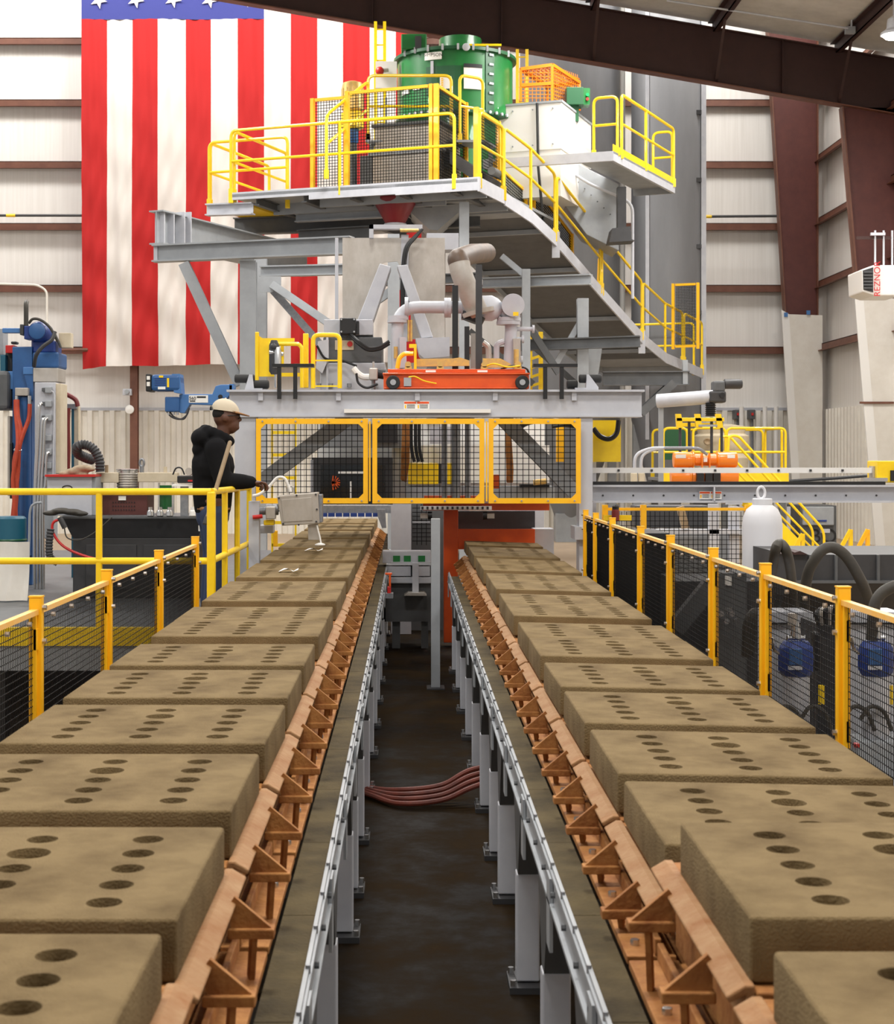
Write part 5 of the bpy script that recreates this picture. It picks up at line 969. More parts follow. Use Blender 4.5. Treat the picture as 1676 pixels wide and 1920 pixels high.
b = MB(); up_ = V((0, 0, .008)); k = len(br); b.add(br+bo+[p+up_ for p in br]+[p+up_ for p in bo], [(i, i+1, k+i+1, k+i) for i in range(k-1)]+[(2*k+i, 3*k+i, 3*k+i+1, 2*k+i+1) for i in range(k-1)]+[(k+i, k+i+1, 3*k+i+1, 3*k+i) for i in range(k-1)]+[(i, 2*k+i, 2*k+i+1, i+1) for i in range(k-1)]); build(b, 'brim', M['canvas'], c_)
b = MB(); b.sph(Q(.107, 0, 1.76), .008, 8); build(b, 'button', M['cap'], c_)
b = MB(); [b.tube([Q(-.012, .045*math.cos(q), 1.665+.03*math.sin(q)) for q in [R(18*i) for i in range(11)]], .006, 6)]; build(b, 'strap_opening', M['ink'], c_)
b = MB()
for s in (-1, 1):
    b.tube([Q(.213, s*.034+.027*math.cos(q), 1.615+.02*math.sin(q)) for q in [2*math.pi*i/16 for i in range(17)]], .004, 6); b.tube([Q(.21, s*.062, 1.62), Q(.15, s*.084, 1.62), Q(.09, s*.084, 1.617)], .0035, 6)
b.tube([Q(.216, -.01, 1.62), Q(.216, .01, 1.62)], .003, 6); build(b, 'glasses', M['black'], man)
t = thing('broom', 'worn wooden broom handle leaning against the yellow rail before the worker', 'broom', (-1.8, 12.05, PZ))
p, q = W(431, 830, 11.9), W(386, 980, 11.62); build(MB().cyl(p, q, .016, .016, 10).sph(p, .0165, 8), 'handle', M['wood'], t); build(MB().cyl(W(389, 970, 11.64), W(385, 983, 11.62), .021), 'grip', M['char'], t)
# ------------------------------------------------------------------ workbench and blue machine on the platform
def hat(name, pts, r, m, parent, n=8): return build(MB().tube(curve([W(*p) for p in pts], 6), r, n), name, M[m], parent)
Zb = 14.4; a = W(130, 970, Zb)
t = thing('workbench', 'black steel cabinet workbench with flared top behind the yellow rail', 'workbench', (W(258, 0, Zb).x, Zb, PZ))
x0, x1 = W(132, 0, Zb).x, W(372, 0, Zb).x; zt_ = W(0, 968, Zb).z
build(MB().box((x0, Zb+.1, PZ), (x1, Zb+.9, zt_-.2)), 'cabinet', M['char'], t, smooth=False, bevel=.008); build(MB().prism([(x0, Zb+.1, zt_-.2), (x1-.02, Zb+.1, zt_-.2), (x1+.07, Zb, zt_-.02), (x0-.07, Zb, zt_-.02)], (0, .85, 0)), 'flared_tray', M['char'], t, smooth=False); build(MB().box((x0-.09, Zb-.02, zt_-.02), (x1+.09, Zb+.9, zt_)), 'rim', M['dgrey'], t, smooth=False)
for k in range(2): build(MB().box((x0+.12+.52*k, Zb+.085, PZ+.08), (x0+.58+.52*k, Zb+.1, zt_-.26)), 'door', M['char'], t, smooth=False, bevel=.004)
build(MB().pbox(372, 985, 382, 996, Zb-.03, .005), 'label', M['labelw'], t, smooth=False)
t = thing('control_box', 'grey electrical control box with red lid edge standing on the black bench', 'control box', (W(135, 0, 14.6).x, 14.6, zt_))
build(MB().pbox(88, 893, 172, 967, 14.5, .4), 'casing', M['lgrey'], t, smooth=False, bevel=.01); build(MB().pbox(84, 890, 178, 894, 14.45, .45), 'lid', M['red'], t, smooth=False); build(MB().pbox(168, 893, 180, 967, 14.52, .35), 'side_panel', M['grey'], t, smooth=False, bevel=.01)
b = MB().tube([W(126+9*math.cos(q), 915+4.5*math.sin(q), 14.48) for q in [2*math.pi*i/16 for i in range(17)]], .006, 6); build(b, 'handle', M['ink'], t); build(MB().pbox(118, 911, 134, 919, 14.49, .01), 'badge', M['labelw'], t, smooth=False)
b = MB(); [b.sph(W(x, y, 14.6), r, 12, (1.6, 1, .55)) for x, y, r in ((125, 888, .05), (140, 884, .06), (155, 878, .06), (165, 880, .045), (150, 890, .05))]
o = thing('leather_glove', 'worn leather glove lying on top of the grey control box', 'glove', W(140, 890, 14.6)); remeshed(b, 'glove', M['wrap'], o, .012, 4)
b = MB()
for x, y, r in ((95, 962, .05), (115, 958, .06), (135, 960, .06), (150, 963, .05)): b.sph(W(x, y, 14.3), r, 12, (1.6, 1, .5))
o = thing('leather_glove', 'dark crumpled glove lying on the bench in front of the grey control box', 'glove', W(125, 968, 14.3)); remeshed(b, 'glove', M['hose'], o, .012, 4)
cp = curve([W(*p) for p in ((188, 885, 14.7), (186, 862, 14.7), (175, 842, 14.7), (158, 834, 14.7), (145, 838, 14.7), (146, 850, 14.8), (160, 858, 14.9), (172, 862, 15.0))], 12)
single(MB().tube(cp, [.04 if i % 3 else .048 for i in range(len(cp))], 12), 'flexible_duct', M['char'], 'black ribbed flexible duct looping above the glove', 'duct')
cp = curve([W(*p) for p in ((95, 992, 13.9), (92, 1020, 13.9), (94, 1045, 13.9), (108, 1055, 13.9))], 14); single(MB().tube(cp, [.03 if i % 3 else .037 for i in range(len(cp))], 12), 'flexible_duct', M['char'], 'black ribbed duct hanging beside the grey conduits below the rail', 'duct')
t = thing('core_rig', 'cream clamping beam with shiny coil drum on the black bench', 'clamping rig', (W(255, 0, 14.8).x, 14.8, zt_))
build(MB().pbox(180, 886, 222, 905, 14.75, .15), 'beam', M['beige'], t, smooth=False, bevel=.006); build(MB().pbox(258, 886, 332, 904, 14.75, .15), 'beam', M['beige'], t, smooth=False, bevel=.006)
b = MB().lathe([(.08, 0), (.095, .01), (.095, .165), (.105, .17), (.105, .18), (.02, .185)], W(239, 916, 14.85)); build(b, 'coil_drum', M['chrome'], t)
for k in range(6): build(MB().lathe([(.095, 0), (.101, .008), (.095, .016)], W(239, 913-k*4.5, 14.85)), 'coil_ring', M['steel'], t)
bx = build(MB().pbox(192, 920, 276, 968, 14.75, .4), 'brown_box', M['brown'], t, smooth=False, bevel=.006)
for i in range(9):
    for j in range(3): p = W(212+i*5, 942+j*7, 14.745); build(MB().cyl(p, p-V((0,.004,0)), .006, n=6), 'vent_hole', M['ink'], bx)
build(MB().pbox(190, 917, 278, 921, 14.7, .45), 'lid', M['dbrown'], t, smooth=False); build(MB().pbox(222, 930, 236, 938, 14.735, .01), 'badge', M['labelw'], t, smooth=False)
for x, y0, y1, m in ((200, 872, 888, 'wood'), (310, 875, 888, 'beige'), (293, 888, 903, 'ink')): build(MB().cyl(W(x, y1, 14.8), W(x, y0, 14.8), .016), 'pin', M[m], t)
b = MB().tube([W(266+4*math.cos(q), 868+7*math.sin(q), 14.82) for q in [2*math.pi*i/14 for i in range(15)]], .012, 8); b.cyl(W(266, 886, 14.82), W(266, 874, 14.82), .02); build(b, 'eye_bolt', M['galv'], t)
build(MB().pbox(296, 905, 299, 967, 14.8, .04).pbox(322, 905, 326, 967, 14.8, .04), 'stand_leg', M['chrome'], t, smooth=False); build(MB().pbox(300, 910, 322, 955, 15.0, .05), 'green_board', M['green'], t, smooth=False)
t = thing('clamp_unit', 'small bench clamp unit with round knob and white hose left of the worker', 'clamp', (W(350, 0, 14.5).x, 14.5, zt_))
build(MB().pbox(332, 892, 368, 906, 14.5, .2), 'body', M['black'], t, smooth=False, bevel=.01); build(MB().pbox(322, 908, 372, 912, 14.45, .25), 'plate', M['labelw'], t, smooth=False); build(MB().cyl(W(354, 884, 14.5), W(357, 884, 14.55), .035), 'knob', M['steel'], t); build(MB().pbox(338, 912, 352, 967, 14.5, .06), 'stand', M['galv'], t, smooth=False); build(MB().pbox(352, 900, 366, 903, 14.4, .05), 'lever', M['red'], t, smooth=False)
hat('hose', [(366, 893, 14.4), (374, 905, 14.4), (380, 930, 14.4), (383, 965, 14.4)], .008, 'white', t); hat('cable', [(324, 890, 14.5), (330, 878, 14.5), (340, 878, 14.5), (346, 890, 14.5)], .007, 'black', t)
random.seed(3)
for k, (x, lab) in enumerate(((282, 'small shiny fitting on the bench beside the brown box'), (300, 'small shiny fitting on the bench below the green board'), (318, 'small shiny fitting on the bench left of the clamp stand'), (362, 'small white pot on the bench beside the clamp stand'))):
    p = W(x, 967, 14.3); p.z = zt_; single(MB().lathe([(.02, 0), (.035, .01), (.03, .05), (.02, .06), (.02, .085)], p, 12), 'pipe_fitting' if k < 3 else 'pot', M['chrome'] if k < 3 else M['white'], lab, 'fitting' if k < 3 else 'pot')
t = thing('air_gun', 'red air hose and nozzle hanging from the front of the black bench', 'air hose', W(110, 985, 14.2)); hat('hose', [(118, 972, 14.2), (100, 980, 14.2), (100, 1000, 14.2), (120, 1025, 14.2), (160, 1043, 14.2), (215, 1056, 14.2)], .012, 'red', t); hat('wire', [(120, 985, 14.15), (126, 1008, 14.15), (150, 1012, 14.15), (178, 998, 14.15), (210, 970, 14.15)], .006, 'hose', t); build(MB().cyl(W(112, 970, 14.2), W(122, 990, 14.2), .025), 'nozzle', M['char'], t)
# blue core machine
Zb = 16.0; t = thing('core_machine', 'tall blue core making machine with motor on top at the left edge', 'machine', (W(42, 0, Zb).x, Zb, PZ))
def pb(x0, y0, x1, y1, Z, d, nm, m, bev=.006, par=None): return build(MB().pbox(x0, y0, x1, y1, Z, d), nm, M[m], par or t, smooth=False, bevel=bev)
build(MB().box((W(23, 0, Zb).x, Zb, PZ), (W(60, 0, Zb).x, Zb+.4, W(0, 650, Zb).z)), 'column', M['blue'], t, smooth=False, bevel=.006)
build(MB().cyl((W(48, 0, Zb).x, Zb-.02, PZ+.3), (W(48, 0, Zb).x, Zb-.02, W(0, 745, Zb).z), .06), 'ram_cylinder', M['blue'], t)
pb(43, 688, 62, 702, Zb-.05, .1, 'bracket', 'steelblue'); build(MB().prism([W(x, y, Zb-.04) for x, y in ((45, 700), (62, 700), (62, 752), (56, 745))], (0, .1, 0)), 'gusset', M['blue'], t, smooth=False)
pb(60, 660, 110, 690, Zb, .4, 'slide_head', 'blue', .02); pb(82, 680, 105, 696, Zb+.05, .3, 'slide_block', 'char'); pb(98, 662, 112, 686, Zb+.1, .2, 'end_cap', 'char', .015); pb(62, 690, 109, 716, Zb-.06, .35, 'beige_bracket', 'zinc' if False else 'steel')
build(MB().lathe([(.03, -.02), (.085, 0), (.1, .03), (.1, .3), (.07, .34)], W(70, 621, Zb-.1), 24, (0, 1, 0)), 'motor', M['dblue'], t); build(MB().lathe([(.06, -.03), (.08, -.02), (.08, 0)], W(70, 621, Zb-.12), 20, (0, 1, 0)), 'fan_cover', M['blue'], t)
build(MB().lathe([(.09, 0), (.1, .02), (.1, .2), (.08, .22)], W(78, 655, Zb+.15)), 'gearbox', M['dblue'], t); pb(60, 638, 104, 662, Zb+.02, .3, 'gear_housing', 'dblue', .02); pb(45, 611, 58, 636, Zb-.05, .2, 'mount', 'dblue'); pb(37, 608, 44, 628, Zb-.05, .2, 'flange', 'char'); pb(4, 615, 38, 624, Zb, .1, 'arm', 'steelblue')
build(MB().tube(fillet([W(49, 612, Zb), W(49, 569, Zb), W(50, 566, Zb+.3)], .05), .024, 12), 'air_pipe', M['hose'], t)
hat('cable', [(54, 606, Zb-.1), (62, 598, Zb-.12), (76, 600, Zb-.12), (92, 612, Zb-.12), (102, 628, Zb-.12), (108, 640, Zb-.1)], .014, 'hose', t); hat('cable', [(103, 622, Zb-.15), (97, 637, Zb-.18), (80, 650, Zb-.2), (68, 666, Zb-.2), (64, 687, Zb-.1)], .02, 'char', t)
pb(110, 624, 133, 652, Zb+.05, .12, 'junction_box', 'beige', .006); hat('cable', [(104, 628, Zb), (110, 642, Zb), (114, 652, Zb)], .012, 'char', t)
pb(10, 647, 26, 662, Zb+.1, .15, 'red_cap', 'red'); pb(20, 640, 31, 645, Zb+.1, .1, 'knob', 'char', .01); pb(10, 662, 23, 696, Zb+.2, .2, 'dark_block', 'char')
pb(-30, 695, 15, 768, Zb-.1, .4, 'casting', 'dgrey', .04); pb(15, 696, 24, 730, Zb, .2, 'blue_plate', 'steelblue'); pb(0, 665, 10, 700, Zb+.1, .3, 'teal_block', 'teal'); pb(-20, 616, 6, 665, Zb+.3, .2, 'grey_post', 'grey')
pb(14, 780, 19, 930, Zb-.02, .1, 'guide_bar', 'steel'); pb(18, 830, 23, 935, Zb-.04, .1, 'black_bar', 'black'); pb(28, 727, 52, 742, Zb-.12, .12, 'hose_manifold', 'steel')
for p, q in ((31, 752), (55, 760)): build(MB().cyl(W(p, 742, Zb-.1), W(p, q, Zb-.1), .018), 'fitting', M['chrome'], t)
hat('red_hose', [(31, 750, Zb-.12), (32, 780, Zb-.15), (38, 810, Zb-.18), (35, 835, Zb-.2), (28, 870, Zb-.2), (30, 920, Zb-.2), (22, 1000, Zb-.2), (12, 1080, Zb-.2), (-4, 1135, Zb-.2)], .03, 'redhose', t, 10)
hat('red_hose', [(56, 758, Zb-.12), (54, 785, Zb-.15), (44, 812, Zb-.2), (36, 840, Zb-.22), (34, 880, Zb-.2), (29, 950, Zb-.22), (32, 1040, Zb-.22), (22, 1100, Zb-.2), (4, 1140, Zb-.2)], .022, 'redhose', t, 10)
hat('red_hose', [(30, 780, Zb-.16), (33, 815, Zb-.2), (32, 845, Zb-.24), (24, 900, Zb-.24), (27, 960, Zb-.24), (15, 1030, Zb-.24), (0, 1075, Zb-.24)], .02, 'redhose', t, 10)
b = MB().tube([W(33+7*math.cos(q), 843+2*math.sin(q), Zb-.2-.04*math.sin(q)) for q in [2*math.pi*i/12 for i in range(13)]], .006, 6); build(b, 'hose_clip', M['chrome'], t)
Zb2 = 15.6; t = thing('terminal_panel', 'upright light grey terminal panel with junction boxes and grey conduits', 'terminal panel', (W(90, 0, Zb2).x, Zb2, PZ))
build(MB().box((W(65, 0, Zb2).x, Zb2, W(0, 893, Zb2).z), (W(104, 0, Zb2).x, Zb2+.3, W(0, 717, Zb2).z)), 'panel', M['lgrey'], t, smooth=False, bevel=.006); pb(104, 719, 114, 888, Zb2+.02, .3, 'side_plate', 'beige'); pb(68, 893, 100, 1010, Zb2+.1, .2, 'support', 'grey')
for y in (731, 757, 783, 821, 847, 873):
    j = pb(84, y-6, 96, y+6, Zb2-.06, .06, 'junction_box', 'grey', .008); pb(78, y-4, 85, y+3, Zb2-.045, .04, 'cable_gland', 'dgrey', .006, j)
for i, (x, y) in enumerate(((73, 756), (78, 784), (83, 784), (70, 760), (86, 848))):
    hat('conduit', [(x+6, y, Zb2-.06), (x+1, y+8, Zb2-.08), (x-1, y+60, Zb2-.08), (x-7+i*.5, 940, Zb2-.08), (x-8+i, 1112, Zb2-.08)], .013, 'chrome', t)
hat('conduit', [(94, 732, Zb2-.05), (101, 738, Zb2-.03), (102, 760, Zb2-.03), (99, 890, Zb2-.03)], .008, 'lgrey', t)
hat('conduit', [(78, 942, Zb2-.2), (64, 945, Zb2-.2), (56, 962, Zb2-.2), (52, 1040, Zb2-.2), (30, 1090, Zb2-.2), (-6, 1120, Zb2-.2)], .012, 'grey', t)
Zb3 = 17; t = thing('hose_stand', 'slim cream post with dark red hose and blue upright left of the cream wall', 'hose stand', (W(140, 0, Zb3).x, Zb3, PZ))
build(MB().box((W(139, 0, Zb3).x, Zb3, PZ), (W(147, 0, Zb3).x, Zb3+.1, W(0, 762, Zb3).z)), 'post', M['beige'], t, smooth=False); build(MB().box((W(134, 0, Zb3).x, Zb3, PZ), (W(139, 0, Zb3).x, Zb3+.1, W(0, 758, Zb3).z)), 'upright', M['teal'], t, smooth=False); pb(116, 757, 144, 767, Zb3-.02, .12, 'bracket', 'grey')
hat('hose', [(119, 752, Zb3-.1), (121, 740, Zb3-.1), (130, 742, Zb3-.1), (142, 750, Zb3-.1), (146, 762, Zb3-.1)], .025, 'darkred', t); hat('hose', [(126, 765, Zb3-.05), (125, 800, Zb3-.05), (126, 840, Zb3-.05), (125, 890, Zb3-.05), (125, 960, Zb3-.05)], .035, 'darkred', t)
Zb4 = 14.6; t = thing('teal_drum', 'dark teal steel drum at the left edge below the yellow rail', 'drum', W(15, 1100, Zb4)); c = W(18, 0, Zb4); build(MB().lathe([(.13, PZ), (.15, PZ+.02), (.15, W(0, 972, Zb4).z), (.13, W(0, 968, Zb4).z)], (c.x, c.y, 0)), 'drum', M['teal'], t); build(MB().lathe([(.152, 0), (.158, .01), (.152, .02)], (c.x, c.y, W(0, 1014, Zb4).z)), 'band', M['dgreen'], t)
a = W(-60, 1018, 14.2); b = MB(); vs = []
for j in range(9):
    for i in range(13): vs.append((W(-60+9.5*i, 0, 14.2).x, 14.2+.03*math.sin(i*1.1+j*.3)-.06*(j/8)**2, W(0, 1016, 14.2).z*(1-j/8)+(PZ+.01)*j/8))
vs += [(x, y+.01, z) for x, y, z in vs]; n = 117; fs = [(j*13+i, j*13+i+1, (j+1)*13+i+1, (j+1)*13+i) for j in range(8) for i in range(12)]; b.add(vs, fs+[tuple(n+q for q in f[::-1]) for f in fs])
single(b, 'plastic_sheet', M['plastic'], 'white sheeting hanging behind the red hoses at the left edge', 'sheet')
# blue hoist arm
Zh = 15.4; t = thing('jib_hoist', 'blue jib arm with hoist motor reaching left from the gantry end', 'hoist', W(355, 758, Zh))
pb(283, 702, 338, 733, Zh-.1, .28, 'motor', 'blue', .03); pb(273, 701, 284, 734, Zh-.08, .25, 'end_cover', 'black', .01); build(MB().prism([W(x, y, Zh-.09) for x, y in ((322, 701), (337, 701), (340, 738), (326, 736))], (0, .25, 0)), 'motor_foot', M['steelblue'], t, smooth=False)
pb(275, 705, 281, 712, Zh-.085, .01, 'white_pictogram', 'labelw', 0); pb(275, 716, 281, 724, Zh-.085, .01, 'white_pictogram', 'labelw', 0); pb(298, 704, 306, 708, Zh-.105, .01, 'yellow_label', 'yellow', 0); pb(313, 709, 317, 726, Zh-.105, .01, 'yellow_label', 'yellow', 0); pb(296, 725, 310, 730, Zh-.105, .01, 'white_label', 'labelw', 0)
for k in range(4): pb(290, 709+k*4, 311, 710+k*4, Zh-.105, .01, 'cooling_slot', 'dblue', 0)
pb(309, 744, 336, 772, Zh-.05, .2, 'knuckle', 'blue', .01); build(MB().prism([W(x, y, Zh) for x, y in ((336, 739), (398, 739), (404, 724), (414, 721), (436, 721), (436, 735), (425, 748), (408, 760), (356, 758), (346, 775), (336, 774))], (0, .14, 0)), 'arm', M['steelblue'], t, smooth=False, bevel=.006)
p_ = pb(354, 741, 390, 755, Zh-.006, .006, 'capacity_plate', 'labelw', 0); q = W(361, 747, Zh-.008); text('560', 'lettering', .045, M['ink'], p_, (q.x, Zh-.008, q.z)); pb(369, 743, 386, 746, Zh-.009, .004, 'text_line', 'ink', 0, p_); pb(356, 751, 366, 753, Zh-.009, .004, 'text_line', 'ink', 0, p_)
p = W(413, 744, Zh-.01); build(MB().cyl(p, p+V((0, .02, 0)), .022), 'pivot_hole', M['ink'], t)
for d in (0, 5): hat('cable', [(313+d, 772, Zh), (322+d, 782, Zh), (338+d, 786, Zh), (350, 778, Zh), (355, 765, Zh)], .008, 'char', t)
for x in (316, 326, 333): build(MB().cyl(W(x, 772, Zh), W(x, 778, Zh), .012), 'fitting', M['chrome'], t)
build(MB().box((W(430, 0, Zh).x, Zh, W(0, 778, Zh).z), (W(438, 0, Zh).x, Zh+.2, W(0, 720, Zh).z)), 'mount_plate', M['steelblue'], t, smooth=False)
# pour control box over the left line
Zk = 13.9; t = thing('nozzle_unit', 'scuffed grey steel box with nozzle on an arm over the left moulds', 'dosing box', (W(562, 0, Zk).x, Zk, PZ))
bx = build(MB().prism([W(x, y, Zk) for x, y in ((519, 930), (596, 923), (599, 982), (528, 986))], (0, .22, 0)), 'box', M['steel'], t, smooth=False, bevel=.008); build(MB().prism([W(x, y, Zk-.006) for x, y in ((527, 937), (584, 932), (586, 976), (531, 979))], (0, .006, 0)), 'cover', M['steel'], t, smooth=False, bevel=.003)
for x, y in ((523, 934), (592, 927), (594, 955), (593, 978), (531, 982), (560, 984), (556, 929), (522, 958)): p = W(x, y, Zk); build(MB().cyl(p, p-V((0, .012, 0)), .009, n=6), 'bolt', M['char'], bx)
pb(597, 927, 604, 980, Zk+.03, .18, 'side_cover', 'galv'); build(MB().prism([W(x, y, Zk+.05) for x, y in ((577, 984), (596, 982), (600, 1012), (578, 1012))], (0, .03, 0)), 'chute', M['steel'], t, smooth=False)
b = MB().tube([W(594, 985, Zk+.02), W(600, 1008, Zk+.02), W(602, 1020, Zk+.02)], .007, 8); build(b, 'nozzle', M['white'], t); build(MB().lathe([(.015, .01), (.045, .0), (.045, .008), (.01, .02)], W(600, 1022, Zk+.02)), 'nozzle_disc', M['white'], t)
build(MB().cyl(W(478, 958, Zk+.1), W(500, 958, Zk+.1), .035).cyl(W(498, 955, Zk+.1), W(522, 955, Zk+.1), .05), 'arm', M['galv'], t); pb(498, 950, 516, 974, Zk, .1, 'slide', 'steel', .01); build(MB().cyl(W(474, 970, Zk), W(492, 968, Zk), .018), 'red_handle', M['red'], t); pb(494, 975, 514, 985, Zk+.05, .1, 'yellow_valve', 'yellow', .01)
hat('white_hose', [(474, 930, Zk), (488, 926, Zk), (505, 912, Zk), (520, 896, Zk), (533, 897, Zk), (540, 910, Zk), (544, 922, Zk)], .014, 'white', t, 10); pb(536, 910, 541, 925, Zk+.03, .05, 'connector', 'chrome'); pb(547, 912, 552, 924, Zk+.03, .05, 'connector', 'chrome')
mx_, nx_ = W(472, 0, Zk+.1).x, W(486, 0, Zk+.1).x
build(MB().box((mx_-.02, Zk+.02, PZ), (mx_+.07, Zk+.16, W(0, 940, Zk).z)), 'stand', M['lgrey'], t, smooth=False); pb(486, 985, 512, 1000, Zk+.2, .2, 'bracket', 'lgrey'); pb(512, 995, 520, 1025, Zk+.5, .05, 'amber_post', 'amber')
for i, (x, y, w_, lab) in enumerate(((588, 1034, 17, 'far white paper scrap lying on the left moulds near the nozzle'), (541, 1073, 18, 'near white paper scrap lying on the left moulds'))):
    Z = .85*F/(y-CY); c = W(x, y, Z); vs = []
    for k in range(5): vs += [(c.x+(k/4-.5)*2*w_*Z/F, Z-.05+.03*(k % 2), zl+.006+.012*((k*7) % 3)), (c.x+(k/4-.5)*2*w_*Z/F, Z+.06-.03*(k % 2), zl+.006+.01*((k*5) % 3))]
    n = len(vs); vs += [(x_, y_, z_+.002) for x_, y_, z_ in vs]; fs = [(2*k, 2*k+2, 2*k+3, 2*k+1) for k in range(4)]
    single(MB().add(vs, fs+[tuple(n+q for q in f[::-1]) for f in fs]), 'paper_scrap', M['paper'], lab, 'paper', 'paper scraps on the moulds', smooth=False)
# ------------------------------------------------------------------ right hand background
def pbr(t, x0, y0, x1, y1, Z, d, nm, m, bev=0): return build(MB().pbox(x0, y0, x1, y1, Z, d), nm, M[m], t, smooth=False, bevel=bev)
def gr(t, x0, x1, y0, Z, nm, m, d=.1): return build(MB().box((W(x0, 0, Z).x, Z, 0), (W(x1, 0, Z).x, Z+d, W(0, y0, Z).z)), nm, M[m], t, smooth=False)
Z = 24.0; t = thing('screw_conveyor', 'shiny grey screw conveyor tube with dark gear motor above the yellow frame', 'screw conveyor', W(1290, 750, Z))
build(MB().cyl(W(1232, 752, Z+.3), W(1338, 744, Z), .105, n=20), 'tube', M['lgrey'], t); pbr(t, 1330, 733, 1362, 755, Z-.1, .3, 'gearbox', 'char', .03); build(MB().lathe([(.05, 0), (.075, .02), (.075, .25), (.06, .28)], W(1356, 720, Z), axis=(1, 0, 0)), 'motor', M['char'], t); pbr(t, 1338, 714, 1360, 735, Z-.08, .25, 'coupling', 'dgrey', .03); p = W(1354, 741, Z-.12); build(MB().cyl(p, p-V((0,.02,0)), .04), 'shaft_cap', M['ink'], t)
cp = [W(1332, 756+i*1.3, Z) for i in range(20)]; build(MB().tube(cp, [.07 if i % 3 else .085 for i in range(20)], 14), 'bellows', M['black'], t)
gr(t, 1236, 1244, 745, Z+.3, 'support_post', 'grey', .1)
Z = 23.6; t = thing('hanging_hopper_rig', 'yellow hanging frame with rods around the black bellows', 'frame', W(1313, 800, Z))
pbr(t, 1268, 783, 1358, 790, Z, .06, 'front_bar', 'yellow', .006); pbr(t, 1275, 793, 1350, 800, Z+.5, .06, 'rear_bar', 'yellow', .006)
for x in (1272, 1308, 1347): build(MB().prism([W(x+u, y, Z) for u, y in ((-5, 776), (5, 776), (9, 802), (-3, 802))], (0, .08, 0)), 'bracket', M['yellow'], t, smooth=False)
for x in (1275, 1292, 1334, 1353): build(MB().cyl(W(x, 782, Z+.1), W(x, 868, Z+.1), .022, n=8), 'rod', M['char'], t)
pbr(t, 1310, 796, 1345, 800, Z-.02, .04, 'cross_plate', 'grey')
Z = 22.0; t = thing('vibrator_motors', 'pair of bright orange vibrator motors stacked behind the white guide rail', 'vibrator', W(1320, 905, Z))
for y, x0, x1 in ((862, 1261, 1382), (893, 1256, 1384)):
    build(MB().lathe([(.04, 0), (.1, .01), (.108, .03), (.108, .26), (.12, .265), (.12, .28), (.085, .3), (.085, (x1-x0)*Z/F-.3), (.12, (x1-x0)*Z/F-.28), (.12, (x1-x0)*Z/F-.265), (.108, (x1-x0)*Z/F-.26), (.108, (x1-x0)*Z/F-.03), (.1, (x1-x0)*Z/F-.01), (.04, (x1-x0)*Z/F)], W(x0, y, Z), 24, (1, 0, 0)), 'motor', M['vib'], t)
for x0, x1 in ((1316, 1318), (1330, 1332)): pbr(t, x0, 850, x1, 878, Z-.14, .1, 'band', 'vib')
pbr(t, 1267, 852, 1286, 859, Z-.112, .02, 'label', 'labelw'); pbr(t, 1364, 852, 1378, 859, Z-.112, .02, 'label', 'labelw'); pbr(t, 1319, 858, 1326, 866, Z-.11, .03, 'badge', 'labelw')
for x in (1307, 1323, 1338): pbr(t, x, 886, x+13, 906, Z-.16, .1, 'black_mount', 'black'); 
gr(t, 1300, 1345, 905, Z+.1, 'stand', 'char', .3)
for x0 in (1189, 1201): build(MB().tube(fillet([W(x0, 905, Z-.3), W(x0+1, 852, Z-.3), W(x0+30, 840, Z-.3), W(1310, 840, Z-.3), W(1325, 852, Z-.2)], .25), .022, 8), 'conduit', M['lgrey'], t)
for x in (1189, 1203): pbr(t, x-5, 887, x+6, 905, Z-.35, .1, 'conduit_box', 'beige', .01)
# yellow platform, bag and stairs
Z = 32.0; t = thing('mezzanine_platform', 'yellow edged rear platform on legs behind the vibrator motors', 'platform', (W(1360, 0, Z).x, Z, 0))
zp = CZ-.42; a = W(1243, 0, Z).x; c = W(1478, 0, Z).x; build(MB().box((a, Z, zp-.06), (c, Z+2, zp)), 'floor_plate', M['grey'], t, smooth=False); build(MB().box((a, Z-.03, zp-.1), (c, Z, zp+.12)), 'edge_strip', M['yellow'], t, smooth=False)
for x in (a+.1, (a+c)/2, c-.1):
    for y in (Z+.1, Z+1.8): build(MB().box((x-.06, y-.06, 0), (x+.06, y+.06, zp-.06)), 'leg', M['dgrey'], t, smooth=False)
g_ = 'yellow rails of the rear platform'
zz = zp
for (x0, x1, dy, lab) in ((1245, 1290, 0, 'yellow hoop rail at the left end of the rear platform'), (1301, 1362, 0, 'yellow hoop rail in front of the cream bag'), (1365, 1476, .05, 'wide yellow rail at the right end of the rear platform'), (1252, 1472, 1.9, 'long yellow rail along the back of the rear platform')):
    rail(lab, [(W(x0, 0, Z).x, Z+.1+dy, zz), (W(x1, 0, Z).x, Z+.1+dy, zz)], h=1.0, plate=0, grp=g_)
rail('yellow rail down the right end of the rear platform', [(c-.06, Z+.3, zz), (c-.06, Z+1.8, zz)], h=1.0, plate=0, grp=g_)
t = thing('bulk_bag', 'cream canvas bulk bag with round spout behind the yellow hoop rail', 'bulk bag', W(1350, 900, 33)); cb = W(1352, 0, 33); build(MB().lathe([(.4, zp), (.52, zp+.1), (.56, zp+.4), (.5, zp+.5), (.55, zp+.6), (.56, zp+.85), (.48, zp+.9), (.5, zp+1.05), (.2, zp+1.1)], (cb.x, cb.y, 0), 28), 'bag', M['beige'], t); p = W(1326, 828, 32.4); build(MB().lathe([(.06, .1), (.075, 0), (.06, -.02), (.02, 0)], p, axis=(0, 1, 0)), 'spout', M['wood'], t)
pbr(t, 1240, 805, 1285, 862, 33.2, .3, 'dark_filter', 'dgreen')
